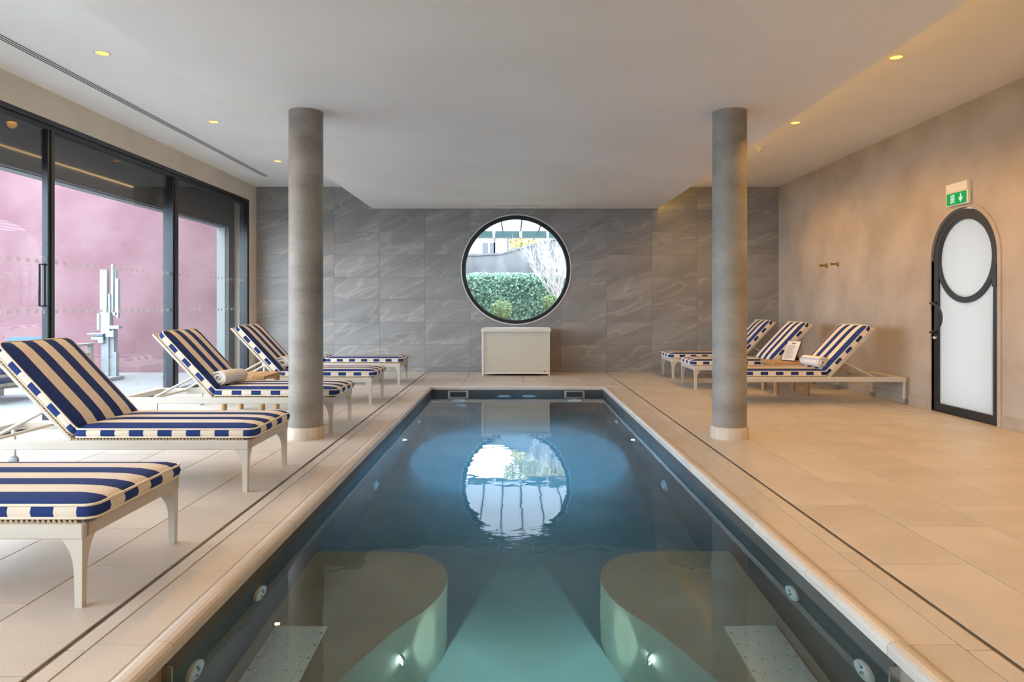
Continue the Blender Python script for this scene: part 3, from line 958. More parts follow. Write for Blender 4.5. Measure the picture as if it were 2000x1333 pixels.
for zc in (1.56, 1.07):
    MB().band(circle(6.345, zc, 0.024, 24), circle(6.345, zc, 0.017, 24), FI - 0.02, FI - 0.016, 'x').build('glass_ring_mark', M['marking'], win)

# columns
for i, cx in enumerate((-1.762, 1.842)):
    t = empty('concrete_column', (cx, 5.81, 0))
    MB().lathe([(0.142, 0.0), (0.142, ZS + 0.01)], 56).build('shaft', M['concrete'], t)
    MB().lathe([(0.158, 0.0), (0.158, 0.098), (0.154, 0.102), (0.140, 0.102)], 56).build('base_ring', M['colbase'], t)
    tag(t, 'round bare concrete column %s' % ('on the sun lounger window side of the pool' if i == 0 else 'standing on the arched door side of the pool'), 'column', 'concrete columns')


# ------------------------------------------------------------------ ceiling fittings
def downlight(x, y, z, label, energy, group):
    t = empty('downlight', (x, y, z))
    MB().lathe([(0.062, 0.0), (0.062, -0.004), (0.052, -0.005), (0.048, 0.0), (0.046, 0.002)], 32).build('trim_ring', M['offwhite'], t)
    MB().lathe([(0.0475, -0.0015), (0.001, -0.0012)], 32).build('lens', M['lens'], t)
    tag(t, label, 'downlight', group)
    ld = bpy.data.lights.new('downlight_beam', 'SPOT')
    ld.energy = energy; ld.color = WARM; ld.spot_size = math.radians(158); ld.spot_blend = 0.55; ld.shadow_soft_size = 0.045
    lo = bpy.data.objects.new('downlight_beam', ld); COL.objects.link(lo)
    lo.location = (x, y, z - 0.03)
    return t


seen_l = {5.45: 'nearest of the three over the window side', 7.48: 'middle one of the three over the window side', 9.51: 'farthest of the three over the window side'}
seen_r = {5.54: 'nearest one over the arched door side', 7.52: 'second one over the arched door side, by the column top', 9.55: 'far one hidden behind the column top'}
for y_ in (-4.70, -2.67, -0.64, 1.39, 3.42, 5.45, 7.48, 9.51):
    downlight(-3.28, y_, ZC, 'small round warm ceiling downlight, ' + seen_l.get(y_, 'out of view over the near window side'), 56, 'window side downlights')
for y_ in (-4.58, -2.57, -0.56, 1.46, 3.50, 5.54, 7.52, 9.55):
    downlight(3.11, y_, ZC, 'small round warm ceiling downlight, ' + seen_r.get(y_, 'out of view over the near arched door side'), 80, 'door side downlights')

for s, x in ((-1, SX0), (1, SX1)):
    zl = ZC - 0.022 if s < 0 else 2.835
    st = MB().box(x + s * 0.001, x + s * 0.02, YN + 0.1, YB - 0.05, zl, zl + 0.018).build('led_strip', M['led' if s < 0 else 'led_strong'])
    tag(st, 'warm light strip along the side of the lowered ceiling, %s side' % ('window' if s < 0 else 'arched door'), 'light strip', 'cove strips')

t = empty('air_diffuser', (-3.84, 0, ZC))
MB().box(-0.050, 0.050, 0.2, 10.64, -0.003, 0.0).build('frame', M['offwhite'], t)
for dx in (-0.030, 0.0, 0.030):
    MB().box(dx - 0.006, dx + 0.006, 0.22, 10.62, -0.0045, -0.003).build('slot', M['steel_dark'], t)
tag(t, 'long linear air diffuser with dark slots in the window side ceiling', 'air diffuser')
t = empty('air_diffuser', (0.085, 11.2, ZS))
MB().box(-0.385, 0.385, -0.03, 0.03, -0.003, 0.0).build('frame', M['offwhite'], t)
MB().box(-0.37, 0.37, -0.012, 0.012, -0.0045, -0.003).build('slot', M['steel_dark'], t)
tag(t, 'short slot diffuser in the lowered ceiling above the round window', 'air diffuser')

t = empty('smoke_detector', (3.15, 8.69, ZC))
MB().lathe([(0.06, 0), (0.06, -0.012), (0.05, -0.022), (0.001, -0.022)], 28).build('base', M['offwhite'], t)
MB().lathe([(0.034, -0.02), (0.034, -0.045), (0.026, -0.052), (0.001, -0.052)], 24).build('sensor_head', M['offwhite'], t)
tag(t, 'small white smoke detector on the ceiling beside the column', 'smoke detector')


# ------------------------------------------------------------------ things on the plaster wall
t = empty('exit_sign', (XR, 6.865, 2.135))
MB().box(-0.045, 0, -0.165, 0.165, 0.135, 0.225, 0, 0.004).build('housing', M['offwhite'], t)
MB().box(-0.040, -0.004, -0.165, 0.165, 0.0, 0.136, 0, 0.003).build('diffuser_body', M['white'], t)
pn = MB().box(-0.0425, -0.040, -0.152, 0.152, 0.008, 0.127).build('green_panel', M['green'], t)
# running figure in a doorway and a downward arrow (seen from the room, +y is to the left)
XS = -0.0432
g = MB()


def sign_poly(pts):
    g.prism([(-u, v * 1.15) for u, v in pts], XS, XS + 0.0008, 'x')


sign_poly([(-0.088, 0.022), (-0.076, 0.022), (-0.076, 0.084), (-0.038, 0.084), (-0.038, 0.094), (-0.088, 0.094)])   # doorway
sign_poly([(-0.038, 0.094), (-0.030, 0.094), (-0.030, 0.022), (-0.038, 0.022)])
sign_poly(circle(-0.054, 0.075, 0.006, 12))                                                                        # head
sign_poly([(-0.064, 0.066), (-0.050, 0.066), (-0.054, 0.046), (-0.063, 0.046)])                                    # trunk
sign_poly([(-0.050, 0.066), (-0.041, 0.057), (-0.044, 0.053), (-0.053, 0.060)])                                    # arm
sign_poly([(-0.064, 0.066), (-0.073, 0.058), (-0.070, 0.054), (-0.061, 0.061)])
sign_poly([(-0.054, 0.048), (-0.044, 0.038), (-0.047, 0.024), (-0.053, 0.024), (-0.051, 0.036), (-0.060, 0.046)])  # leg
sign_poly([(-0.058, 0.048), (-0.064, 0.036), (-0.072, 0.026), (-0.068, 0.022), (-0.058, 0.034), (-0.054, 0.046)])
g.build('running_figure', M['exitwhite'], t)
g = MB()
sign_poly([(0.056, 0.096), (0.072, 0.096), (0.072, 0.052), (0.092, 0.072), (0.092, 0.052), (0.064, 0.020), (0.036, 0.052), (0.036, 0.072), (0.056, 0.052)])
g.build('down_arrow', M['exitwhite'], t)
tag(t, 'green lit exit sign with running figure and arrow above the door', 'exit sign')

for i, (yy, zz) in enumerate(((9.78, 1.700), (9.44, 1.700))):
    t = empty('wall_hook', (XR, yy, zz))
    MB().lathe([(0.036, 0), (0.036, -0.008), (0.03, -0.014), (0.001, -0.014)], 28, axis='x').build('rosette', M['brass'], t)
    MB().lathe([(0.013, -0.012), (0.013, -0.088), (0.018, -0.092), (0.018, -0.108), (0.015, -0.112), (0.001, -0.112)], 20, axis='x').build('peg', M['brass'], t)
    tag(t, 'round brass wall peg, %s' % ('the one nearer the tiled end wall' if i == 0 else 'the one nearer the arched door'), 'hook', 'brass wall pegs')


# ------------------------------------------------------------------ sun loungers
def rounded_rect(L, W, r, n=5):
    pts = []
    for cx, cy, a in ((L - r, W / 2 - r, 0), (r, W / 2 - r, PI / 2), (r, -W / 2 + r, PI), (L - r, -W / 2 + r, 1.5 * PI)):
        for i in range(n + 1):
            b = a + PI / 2 * i / n
            pts.append((cx + r * math.cos(b), cy + r * math.sin(b)))
    return pts


def inset(pts, L, W, d):
    cx = L / 2
    return [(cx + (x - cx) * (1 - 2 * d / L), y * (1 - 2 * d / W)) for x, y in pts]


def cushion(L, W, T, name, parent):
    base = rounded_rect(L, W, 0.045)
    # straight edges get extra points so that the side faces are short
    pts = []
    for i, a in enumerate(base):
        b = base[(i + 1) % len(base)]
        d = math.hypot(b[0] - a[0], b[1] - a[1])
        k = max(1, int(d / 0.09))
        for q in range(k):
            pts.append((a[0] + (b[0] - a[0]) * q / k, a[1] + (b[1] - a[1]) * q / k))
    layers = [(0.06, 0.0), (0.006, 0.002), (0.0, 0.010), (-0.006, T / 2), (0.0, T - 0.010), (0.006, T - 0.001), (0.03, T + 0.010), (0.09, T + 0.020), (0.20, T + 0.024)]
    mb = MB()
    n = len(pts)
    vs_ = []
    for d, z in layers:
        vs_ += [(x, y, z) for x, y in inset(pts, L, W, d)]
    o = len(mb.v)
    mb.v += vs_
    for l in range(len(layers) - 1):
        for i in range(n):
            j = (i + 1) % n
            mb.f.append([l * n + i, l * n + j, (l + 1) * n + j, (l + 1) * n + i])
            nx, ny = pts[j][1] - pts[i][1], -(pts[j][0] - pts[i][0])
            side = 1 <= l <= 4 and abs(ny) > abs(nx) * 1.2
            mb.m.append(1 if side else 0); mb.smooth.append(True)
    k = len(layers) - 1
    mb.f.append([k * n + i for i in range(n)]); mb.m.append(0); mb.smooth.append(True)
    mb.f.append([i for i in reversed(range(n))]); mb.m.append(0); mb.smooth.append(True)
    c = mb.build(name, [M['stripe'], M['block']], parent, fix=False)
    pp = MB()
    for z in (0.006, T - 0.004):
        pp.tube([(x, y, z) for x, y in inset(pts, L, W, 0.000)], 0.0055, 6, closed=True)
    pp.build('piping', M['piping'], c)
    return c


LEN, HW, RT = 1.90, 0.345, 0.312     # leg to leg length, half width, rail top


def make_lounger(tilt=47):
    root = empty('sun_lounger')
    fr = MB()
    for s in (-1, 1):
        fr.box(-0.022, LEN + 0.022, s * HW - 0.022, s * HW + 0.022, RT - 0.055, RT, 0, 0.004)
    fr.box(-0.022, 0.024, -HW, HW, RT - 0.055, RT, 0, 0.004)
    fr.box(LEN - 0.075, LEN + 0.022, -HW, HW, RT - 0.045, RT - 0.002, 0, 0.004)
    fr.box(1.02, 1.06, -HW, HW, RT - 0.055, RT - 0.015, 0, 0.003)
    fr.build('frame', M['frame'], root)
    for s in (-1, 1):                                    # flared front legs
        mb = MB(); vs_, fs = [], []
        hs = [0.0, 0.01, 0.10, 0.15, 0.18, 0.205, 0.225, 0.242, 0.258, 0.27]
        for z in hs:
            k = max(0.0, (z - 0.12) / 0.138)
            fl_ = 0.044 * k ** 2.7
            a = 0.0125 + 0.004 * min(1, z / 0.258)
            x0, x1 = -a - 0.002, a + fl_
            y0, y1 = -a - 0.001, a + fl_
            vs_ += [(x0, s * (HW - y0) , z), (x1, s * (HW - y0), z), (x1, s * (HW - y1), z), (x0, s * (HW - y1), z)]
        for l in range(len(hs) - 1):
            for i in range(4):
                j = (i + 1) % 4
                fs.append((l * 4 + i, l * 4 + j, l * 4 + 4 + j, l * 4 + 4 + i))
        fs += [(0, 1, 2, 3), tuple(range(4 * len(hs) - 4, 4 * len(hs)))]
        mb.add(vs_, fs, 0)
        mb.build('leg', M['frame'], root)
        lg = MB().box(LEN - 0.012, LEN + 0.012, s * HW - 0.012, s * HW + 0.012, 0.055, RT - 0.05, 0, 0.002).build('leg', M['frame'], root)
        MB().lathe([(0.001, -0.012), (0.030, -0.012), (0.034, -0.006), (0.034, 0.006), (0.030, 0.012), (0.001, 0.012)], 24,
                   c=(LEN, s * HW, 0.0345), axis='y').build('caster', M['caster'], lg)
    MB().box(0.0, 1.04, -HW + 0.02, HW - 0.02, RT - 0.014, RT + 0.004).build('woven_seat', M['rope'], root)
    lp = MB()
    for s in (-1, 1):
        x = 0.02
        while x < 1.05:
            lp.tube([(x, s * (HW - 0.002), RT + 0.003), (x + 0.010, s * (HW - 0.030), RT + 0.008)], 0.0065, 5)
            x += 0.020
    tag(lp.build('rope_edge', M['ropeloop'], root), kind='stuff')
    sc_ = cushion(1.095, 0.68, 0.058, 'seat_cushion', root)
    sc_.location = (-0.050, 0, RT + 0.010)
    # backrest assembly in its own tilted frame
    al = math.radians(tilt)
    piv = Vector((1.045, 0, RT + 0.006))
    bp = MB()
    bp.box(0.0, 0.745, -0.335, 0.335, -0.012, 0.002)
    br = bp.build('backrest', M['rope'], root)
    br.location = piv; br.rotation_euler = (0, -al, 0)
    bf = MB()
    for s in (-1, 1):
        bf.box(0.0, 0.75, s * 0.335 - 0.012, s * 0.335 + 0.012, -0.022, 0.000, 0, 0.003)
    bf.box(0.74, 0.762, -0.347, 0.347, -0.022, 0.000, 0, 0.003)
    bf.build('backrest_frame', M['frame'], br)
    lp = MB()
    for s in (-1, 1):
        x = 0.015
        while x < 0.745:
            lp.tube([(x, s * 0.348, -0.004), (x + 0.010, s * 0.320, 0.005)], 0.0065, 5)
            x += 0.020
    tag(lp.build('rope_edge', M['ropeloop'], br), kind='stuff')
    bc = cushion(0.725, 0.68, 0.058, 'back_cushion', root)
    bc.location = piv + Vector((-math.sin(al) * 0.006, 0, math.cos(al) * 0.006)) + Vector((math.cos(al), 0, math.sin(al))) * 0.01
    bc.rotation_euler = (0, -al, 0)
    # prop struts behind the backrest
    d = Vector((math.cos(al), 0, math.sin(al)))
    nb = Vector((math.sin(al), 0, -math.cos(al)))
    for s in (-1, 1):
        a = piv + d * 0.26 + nb * 0.022 + Vector((0, s * 0.24, 0))
        b = Vector((1.60, s * 0.29, RT - 0.016))
        MB().tube([a, b], 0.011, 8).build('prop_strut', M['frame'], root)
    mid = piv + d * 0.26 + nb * 0.030
    MB().tube([mid + Vector((0, -0.26, 0)), mid + Vector((0, 0.26, 0))], 0.012, 8).build('cross_bar', M['frame'], root)
    MB().tube([(1.60, -HW, RT - 0.02), (1.60, HW, RT - 0.02)], 0.011, 8).build('cross_bar', M['frame'], root)
    return root


spots = [
    (-1.61, 2.885, PI, 'striped sun lounger nearest the camera, only its foot half in view', 'window side sun loungers'),
    (-1.61, 4.455, PI, 'striped sun lounger second from the camera, backrest raised, no towel', 'window side sun loungers'),
    (-1.61, 6.375, PI, 'striped sun lounger partly behind the column with a rolled towel by a teak table', 'window side sun loungers'),
    (-1.61, 8.045, PI, 'striped sun lounger on the far side of the teak table, window row, with a towel', 'window side sun loungers'),
    (-1.61, 9.97, PI, 'farthest striped sun lounger of the window row, laid flat behind the column', 'window side sun loungers'),
    (2.54, 8.10, 0, 'striped sun lounger nearest the arched door, rolled towel on its seat', 'door side sun loungers'),
    (2.45, 9.51, 0, 'striped sun lounger behind the small menu stand, middle of the door side row', 'door side sun loungers'),
    (2.45, 10.80, 0, 'striped sun lounger against the tiled end wall, farthest of the door side row', 'door side sun loungers'),
]
proto = make_lounger()
for i, (x, y, rz, lb, gr) in enumerate(spots):
    o = proto if i == 0 else make_lounger(0) if i == 4 else copy_tree(proto)
    o.location = (x, y, 0)
    o.rotation_euler = (0, 0, rz)
    tag(o, lb, 'sun lounger', gr)


# ------------------------------------------------------------------ towels, side tables, menu
def towel(x, y, z, length, rz, label):
    turns, r0, r1, th = 3.3, 0.012, 0.068, 0.0145
    n = 110
    vs_, fs = [], []
    rows = 7
    rr = random.Random(int(x * 100))
    wob = [rr.uniform(-0.004, 0.004) for _ in range(rows)]
    for k in range(rows):
        yy = -length / 2 + length * k / (rows - 1)
        for i in range(n + 1):
            t_ = i / n
            a = t_ * turns * 2 * PI + 0.6
            r = r0 + (r1 - r0) * t_ + wob[k] * t_
            e = 0.004 * math.sin(3 * a + k)
            for q in (r - th * 0.46 + 0.0, r + th * 0.46 + e * t_ * 0.5):
                vs_.append((q * math.cos(a) * 1.06, yy + (0.010 * math.sin(a * 0.5) if k in (0, rows - 1) else 0), q * math.sin(a) * 0.92))
    st = 2 * (n + 1)
    for k in range(rows - 1):
        for i in range(n):
            a = k * st + 2 * i
            fs.append((a + 1, a + 3, a + 3 + st, a + 1 + st))
            fs.append((a, a + st, a + 2 + st, a + 2))
        for i in (0, n):
            a = k * st + 2 * i
            fs.append((a, a + 1, a + 1 + st, a + st))
    for k in (0, rows - 1):
        for i in range(n):
            a = k * st + 2 * i
            fs.append((a, a + 2, a + 3, a + 1))
    o = MB().add(vs_, fs, 0, True).build('rolled_towel', M['towel'])
    o.location = (x, y, z)
    o.rotation_euler = (0, 0, rz)
    tag(o, label, 'towel', 'rolled white towels')


ZT = RT + 0.010 + 0.058 + 0.020 + 0.068
towel(-2.60, 6.28, ZT, 0.32, math.radians(-14), 'rolled white towel on the lounger just behind the window side column')
towel(-2.655, 8.00, ZT, 0.36, math.radians(4), 'rolled white towel at the edge of the window side column, beyond the teak table')
towel(3.535, 8.02, ZT, 0.36, math.radians(10), 'rolled white towel on the lounger nearest the arched door')


def side_table(x, y, w, d, h, label):
    t = empty('side_table', (x, y, 0))
    n = 4
    sw = w / n
    for k in range(n):
        MB().box(-w / 2 + k * sw + 0.0015, -w / 2 + (k + 1) * sw - 0.0015, -d / 2, d / 2, h - 0.038, h, 0, 0.003).build('top_plank', M['teak'], t)
    ap = MB()
    ap.box(-w / 2 + 0.03, w / 2 - 0.03, -d / 2 + 0.03, -d / 2 + 0.05, h - 0.075, h - 0.038).box(-w / 2 + 0.03, w / 2 - 0.03, d / 2 - 0.05, d / 2 - 0.03, h - 0.075, h - 0.038)
    ap.build('apron', M['teak'], t)
    for sx in (-1, 1):
        for sy in (-1, 1):
            MB().lathe([(0.024, 0), (0.027, 0.01), (0.030, h - 0.038)], 16, c=(sx * (w / 2 - 0.035), sy * (d / 2 - 0.035), 0)).build('leg', M['teak'], t)
    tag(t, label, 'side table', 'teak side tables')


side_table(-2.76, 7.20, 0.46, 0.50, 0.405, 'low teak side table between two loungers on the window side')
side_table(3.51, 8.82, 0.46, 0.50, 0.410, 'low teak side table holding the menu stand on the arched door side')

t = empty('menu_stand', (3.40, 8.78, 0.412), math.radians(26))
MB().box(-0.105, 0.105, -0.006, 0.006, 0.0, 0.285, 0, 0.002).build('board', M['black'], t)
MB().box(-0.098, 0.098, -0.0075, -0.006, 0.007, 0.278).build('menu_sheet', M['paper'], t)
pr = MB()
pr.box(-0.025, 0.03, -0.0082, -0.0076, 0.235, 0.252)
rr = random.Random(3)
for k in range(22):
    z = 0.212 - k * 0.0088
    pr.box(-0.08, -0.08 + rr.uniform(0.09, 0.155), -0.0082, -0.0076, z, z + 0.0030)
tag(pr.build('printed_lines', M['ink'], t), kind='stuff')
MB().prism([(0.005, 0.20), (0.005, 0.165), (0.150, 0.080), (0.166, 0.090)], -0.02, 0.02, 'x').build('easel_leg', M['black'], t)
t.rotation_euler = (math.radians(-28), 0, math.radians(-62))
t.location = (3.52, 8.74, 0.416)
tag(t, 'small black menu stand with a printed sheet on the teak table', 'menu stand')

# ------------------------------------------------------------------ wicker chest under the round window
t = empty('wicker_chest', (0.052, 11.17, 0))
W2, D2 = 0.535, 0.27
MB().box(-W2 + 0.02, W2 - 0.02, -D2 + 0.004, D2 - 0.004, 0.045, 0.70).build('wicker_body', M['wicker'], t)
fr = MB()
for sx in (-1, 1):
    for sy in (-1, 1):
        MB().box(sx * W2 - 0.016 if sx < 0 else W2 - 0.016, -W2 + 0.016 if sx < 0 else W2 + 0.0, sy * D2 - 0.012, sy * D2 + 0.012, 0.0, 0.70, 0, 0.003).build('post', M['lid'], t)
MB().box(-W2, W2, -D2 - 0.004, -D2 + 0.012, 0.035, 0.058, 0, 0.002).build('bottom_rail', M['lid'], t)
MB().box(-W2 - 0.022, W2 + 0.022, -D2 - 0.03, D2 + 0.02, 0.70, 0.765, 0, 0.014).build('lid', M['lid'], t)
MB().box(0.435, 0.475, -D2 - 0.007, -D2 - 0.001, 0.068, 0.082).build('badge', M['redmark'], t)
tag(t, 'cream wicker storage chest against the tiled wall under the round window', 'chest')

# ------------------------------------------------------------------ terrace outside the glazing
S(MB().box(-40, XL - 0.12, -30, 11.62, -0.3, -0.015).build('floor_terrace', M['terrace']), 'pale terrace paving outside the windows')
S(MB().box(-30, -4.60, 11.62, 11.95, -0.3, 4.6).build('wall_terrace', M['red']), 'red stucco terrace wall')
ob = MB()  # separate skin on the outer wall, painted dark for its backlit side
ob.box(-4.66, -4.60, YN - 1, 11.62, 2.40, 3.60)
ob.box(-4.66, -4.60, 11.05, 11.62, -0.1, 2.42)
S(ob.build('wall_outer_shaded_face', M['shadeface']), 'inner face of the outer opening, backlit shade put into its colour')
ow = MB()
ow.box(-4.79, -4.66, YN - 1, 11.62, 2.39, 3.60)
ow.box(-4.79, -4.66, 11.04, 11.62, -0.1, 2.42)
S(ow.build('wall_outer', M['reveal']), 'white edged outer wall opening')

t = empty('abstract_sculpture', (-6.14, 10.5, -0.015))
PXM = 0.007875
SL = [(525, 545, 150, 570, 0.02, 0.08), (545, 605, 150, 570, -0.02, 0.07), (635, 655, 98, 560, 0.0, 0.05), (655, 668, 140, 560, 0.04, 0.05), (675, 705, 232, 590, 0.0, 0.06),
      (688, 703, 585, 612, 0.0, 0.05), (617, 635, 380, 560, -0.03, 0.05), (604, 618, 465, 565, 0.03, 0.05), (515, 540, 570, 725, -0.04, 0.06), (540, 630, 560, 740, 0.0, 0.10), (650, 692, 560, 585, 0.0, 0.06),
      (620, 735, 685, 715, -0.05, 0.10), (450, 600, 757, 768, -0.06, 0.16), (478, 580, 768, 785, -0.03, 0.12), (610, 685, 735, 795, -0.04, 0.12), (470, 590, 790, 820, -0.02, 0.16),
      (540, 590, 790, 850, -0.05, 0.12), (550, 620, 740, 1172, 0.0, 0.10), (620, 660, 715, 1172, 0.03, 0.10), (660, 690, 940, 1172, 0.0, 0.08), (560, 720, 1172, 1186, -0.10, 0.40)]
for (a, b, c, d, oy, dp) in SL:
    xa, xb = [(v / 4.935 + 90 - 1002) * PXM + 6.14 for v in (a, b)]
    za, zb = [1.12 - (v / 4.935 + 500 - 598) * PXM + 0.035 for v in (c, d)]
    if d >= 1172: zb = max(zb, 0.0) if d < 1180 else 0.0
    MB().box(xa, xb, oy - dp / 2, oy + dp / 2, min(za, zb), max(za, zb), 0, 0.002).build('slab', M['sculpture'], t)
tag(t, 'white abstract sculpture of stacked vertical slabs on the terrace', 'sculpture')


def armchair(x, y, rz, label):
    t = empty('wooden_armchair', (x, y, -0.015), rz)
    for sx in (-1, 1):
        for sy in (-1, 1):
            MB().box(sx * 0.37 - 0.035, sx * 0.37 + 0.035, sy * 0.36 - 0.035, sy * 0.36 + 0.035, 0, 0.60 if sy < 0 else 0.56, 0, 0.004).build('post', M['greywood'], t)
    for k in range(4):
        z = 0.20 + k * 0.105
        MB().box(-0.34, 0.34, -0.375, -0.35, z, z + 0.035, 0, 0.003).build('back_slat', M['greywood'], t)
    for sx in (-1, 1):
        MB().box(sx * 0.37 - 0.04, sx * 0.37 + 0.04, -0.36, 0.40, 0.555, 0.585, 0, 0.003).build('armrest', M['greywood'], t)
        for k in range(3):
            z = 0.20 + k * 0.105
            MB().box(sx * 0.37 - 0.013, sx * 0.37 + 0.013, -0.33, 0.33, z, z + 0.035, 0, 0.003).build('side_slat', M['greywood'], t)
    MB().box(-0.34, 0.34, -0.33, 0.38, 0.17, 0.20, 0, 0.003).build('seat_board', M['greywood'], t)
    MB().box(-0.33, 0.33, -0.26, 0.39, 0.20, 0.34, 0, 0.03).build('seat_cushion', M['blue'], t)
    b = MB().box(-0.33, 0.33, -0.075, 0.075, 0.0, 0.40, 0, 0.03).build('back_cushion', M['blue'], t)
    b.location = (0, -0.25, 0.30); b.rotation_euler = (math.radians(8), 0, 0)
    tag(t, label, 'armchair', 'terrace armchairs')


armchair(-6.66, 9.78, math.radians(-4), 'wooden terrace armchair with blue cushions beside the white sculpture')
armchair(-6.20, 8.20, math.radians(80), 'wooden terrace armchair nearest the glass, mostly behind a raised lounger back')

# ------------------------------------------------------------------ garden beyond the round window
S(MB().box(-25, 25, 11.95, 45, -0.6, -0.15).build('ground_garden', M['ground']), 'garden soil')


def leaves(fn, n, size, seed):
    r = random.Random(seed)
    vs_, fs = [], []
    for _ in range(n):
        p, nrm = fn(r)
        nrm = (Vector(nrm) + Vector((r.uniform(-.8, .8), r.uniform(-.8, .8), r.uniform(-.5, .9)))).normalized()
        u = nrm.cross(Vector((r.uniform(-1, 1), r.uniform(-1, 1), r.uniform(-1, 1)))).normalized()
        w = nrm.cross(u)
        s_ = size * r.uniform(0.6, 1.3)
        p = Vector(p)
        o = len(vs_)
        vs_ += [p - u * s_, p + w * s_ * 0.6 + nrm * s_ * .15, p + u * s_, p - w * s_ * 0.6 + nrm * s_ * .15]
        fs.append((o, o + 1, o + 2, o + 3))
    return vs_, fs


def ball_fn(c, R):
    def f(r):
        while True:
            d = Vector((r.uniform(-1, 1), r.uniform(-1, 1), r.uniform(-1, 1)))
            if 0.1 < d.length < 1: break
        d.normalize()
        return Vector(c) + d * R * r.uniform(0.82, 1.02), d
    return f


HY = 17.0
hz = 1.12 + 60 / 1333 * HY


def hedge_fn(r):
    x = r.uniform(-4.5, 4.5)
    if r.random() < 0.85:
        return (x, HY + r.uniform(-0.06, 0.10), r.uniform(-0.1, hz)), (0, -1, 0.3)
    return (x, HY + r.uniform(0, 0.7), hz + r.uniform(-0.05, 0.07)), (0, -0.3, 1)


t = empty('ivy_hedge', (0, HY, -0.15))
hb = MB().box(-4.5, 4.5, 0.08, 0.75, 0.0, hz + 0.12).build('hedge_core', M['leaf'], t)
v_, f_ = leaves(hedge_fn, 26000, 0.036, 5)
v_ = [(p[0], p[1] - HY, p[2] + 0.15) for p in v_]
tag(MB().add(v_, f_).build('hedge_leaves', M['leaf'], t, fix=False), kind='stuff')
tag(t, 'dense dark green ivy hedge in the garden beyond the round window', 'hedge')

for i, (px, py, Y, R, lb) in enumerate(((980, 606, 15.9, 0.245, 'round clipped shrub low in the middle of the window view'),
                                        (1076, 592, 16.1, 0.20, 'round clipped shrub under the bare tree')))  :
    c = ((px - 1002) / 1333 * Y, Y, 1.12 - (py - 598) / 1333 * Y)
    t = empty('topiary_ball', (c[0], c[1], -0.15))
    v_, f_ = leaves(ball_fn((0, 0, c[2] + 0.15), R), 1400, 0.026, 11 + i)
    tag(MB().add(v_, f_).build('foliage', M['ball'], t, fix=False), kind='stuff')
    MB().lathe([(R * .3, c[2] + .15 - R * .8), (R * 0.8, c[2] + .15 - R * .4), (R * .86, c[2] + 0.15), (R * .6, c[2] + .15 + R * .6), (0.01, c[2] + .15 + R * .86)], 16).build('crown_core', M['ball'], t)
    MB().tube([(0, 0, 0), (0.01, 0, c[2])], 0.03, 8).build('stem', M['branch'], t)
    tag(t, lb, 'shrub', 'clipped round shrubs')

# bare pale tree
t = empty('bare_tree', (1.07, 16.4, -0.15))
trunk = MB().tube([(0, 0, 0), (0.01, 0, 0.8), (0.0, 0.0, 1.35), (-0.02, 0, 1.75)], [0.07, 0.06, 0.055, 0.045], 8)
trunk.build('trunk', M['branch'], t)
rr = random.Random(21)
br = MB()


def grow(p, d, l, r, depth):
    pts = [p]
    q = Vector(p)
    dd = Vector(d)
    for _ in range(4):
        dd = (dd + Vector((rr.uniform(-.12, .12), rr.uniform(-.12, .12), rr.uniform(-0.02, .12)))).normalized()
        q = q + dd * l / 4
        pts.append(q.copy())
    br.tube(pts, [r, r * .85, r * .7, r * .55, r * .35], 5)
    if depth:
        for k in range(3):
            i = rr.choice((1, 2, 3, 4))
            nd = (dd + Vector((rr.uniform(-.55, .55), rr.uniform(-.4, .4), rr.uniform(-.1, .4)))).normalized()
            grow(pts[i], nd, l * rr.uniform(.5, .75), r * .55, depth - 1)


for k in range(24):
    a = rr.uniform(0, 2 * PI)
    tilt = rr.uniform(0.15, 1.15)
    dx = math.cos(a) * math.sin(tilt) - 0.22
    grow(Vector((0, 0, rr.uniform(1.15, 1.75))), Vector((dx, math.sin(a) * math.sin(tilt) * .6, math.cos(tilt))).normalized(), rr.uniform(0.7, 1.15), 0.020, 2)
br.build('branches', M['branch'], t)
tag(t, 'bare tree with a fan of pale branches in front of the hedge', 'tree')

# stained garden wall with a sloping top
wy = 19.0
k_ = wy / 1333
pw = [(-6, -0.2), (-6, 1.12 + 96 * k_), (-0.95, 1.12 + 98 * k_), (-0.35, 1.12 + 100 * k_), (0.25, 1.12 + 112 * k_), (1.1, 1.12 + 128 * k_), (6, 1.12 + 190 * k_), (6, -0.2)]
t = empty('garden_wall', (0, wy, 0))
MB().prism(pw, 0, 0.3, 'y').build('wall_body', M['oldwall'], t)
cp = MB()
for a, b in zip(pw[1:6], pw[2:7]):
    cp.prism([(a[0], a[1]), (b[0], b[1]), (b[0], b[1] + 0.06), (a[0], a[1] + 0.06)], -0.03, 0.33, 'y')
cp.build('wall_cap', M['oldwall'], t)
tag(t, 'stained grey garden wall with a sloping top behind the hedge', 'wall')

t = empty('yellow_shrub', (0.32, 21.0, -0.15))
c = (0, 0, 1.12 + 122 / 1333 * 21 + 0.15)
v_, f_ = leaves(ball_fn(c, 0.42), 2600, 0.05, 31)
mb = MB().add(v_, f_)
tag(mb.build('foliage', M['yleaf'], t, fix=False), kind='stuff')
MB().tube([(0.1, 0.1, 0), (0.05, 0.05, c[2] - 0.2), (0.0, 0.0, c[2] + 0.3)], [0.06, 0.05, 0.02], 8).build('trunk', M['branch'], t)
tag(t, 'yellow leaved shrub showing above the garden wall', 'shrub')

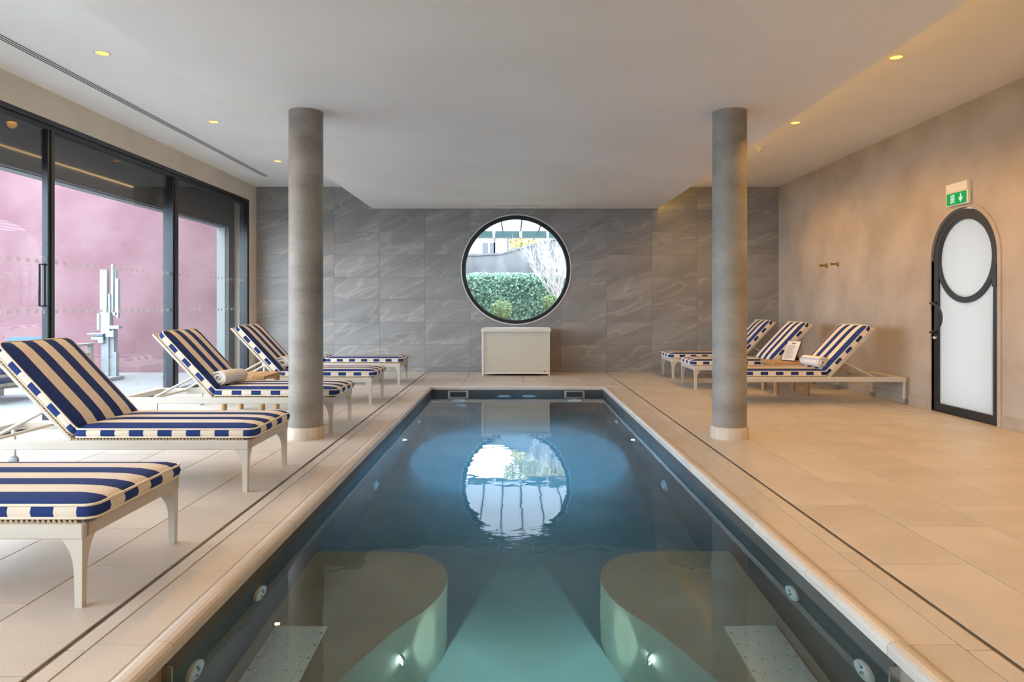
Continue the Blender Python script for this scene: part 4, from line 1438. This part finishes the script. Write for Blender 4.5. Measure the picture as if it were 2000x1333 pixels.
t = empty('autumn_tree', (0.95, 24.0, -0.15))
mb = MB()
for q, (cx_, cz_, R_) in enumerate(((-0.35, 5.0, 1.0), (0.75, 5.3, 1.2), (0.2, 6.2, 1.2), (-0.1, 4.35, 0.65), (1.0, 4.3, 0.7))):
    v_, f_ = leaves(ball_fn((cx_, 0.2 * (q % 3 - 1), cz_), R_), 2300, 0.065, 40 + q)
    mb.add(v_, f_)
tag(mb.build('foliage', M['yleaf'], t, fix=False), kind='stuff')
MB().tube([(0, 0, 0), (0.05, 0, 2.5), (0.2, 0, 4.5), (0.3, 0, 6.0)], [0.13, 0.11, 0.08, 0.02], 8).build('trunk', M['branch'], t)
tag(t, 'tall yellow leaved tree mirrored in the pool, above the canopy edge', 'tree')

# white house far behind
t = empty('white_house', (0, 30, -0.2))
MB().box(-9, 2.2, 0, 5, 0, 4.4).build('house_wall', M['facade'], t)
for px in (955,):
    wx = (px - 1002) / 1333 * 30
    w = MB().box(wx - 0.33, wx + 0.33, -0.04, 0.02, 3.45, 4.15).build('window_frame', M['offwhite'], t)
    for dx in (-0.16, 0.16):
        MB().box(wx + dx - 0.13, wx + dx + 0.13, -0.05, -0.03, 3.5, 4.1).build('window_pane', M['window'], w)
for px in (966, 992):
    wx = (px - 1002) / 1333 * 30
    MB().box(wx - 0.035, wx + 0.035, -0.05, 0.0, 0, 4.4).build('drain_pipe', M['window'], t)
MB().box(-9.2, 2.4, -0.2, 5.2, 4.4, 4.52).build('roof_slab', M['facade'], t)
tag(t, 'white house with a small window beyond the garden wall', 'house')

# canopy over the garden strip outside the round window
t = empty('garden_canopy', (0, 0, 2.88))
for k in range(18):
    x = -3.6 + k * 0.42
    MB().box(x + 0.001, x + 0.419, 11.95, 16.0, 0, 0.02).build('soffit_board', M['canopy'], t)
    MB().box(x - 0.012, x + 0.012, 11.95, 16.0, -0.012, 0.022).build('seam_batten', M['oldwall'], t)
for k in range(12):
    x = -3.6 + k * 0.63
    MB().box(x + 0.03, x + 0.60, 15.97, 15.99, -0.165, -0.005).build('fascia_panel', M['fascia'], t)
    MB().box(x - 0.025, x + 0.025, 15.94, 16.0, -0.175, 0.0).build('fascia_post', M['offwhite'], t)
MB().box(-3.6, 3.96, 15.95, 16.0, -0.18, -0.165).build('fascia_rail', M['canopy'], t)
tag(t, 'pale boarded canopy with green edge panels outside the round window', 'canopy')
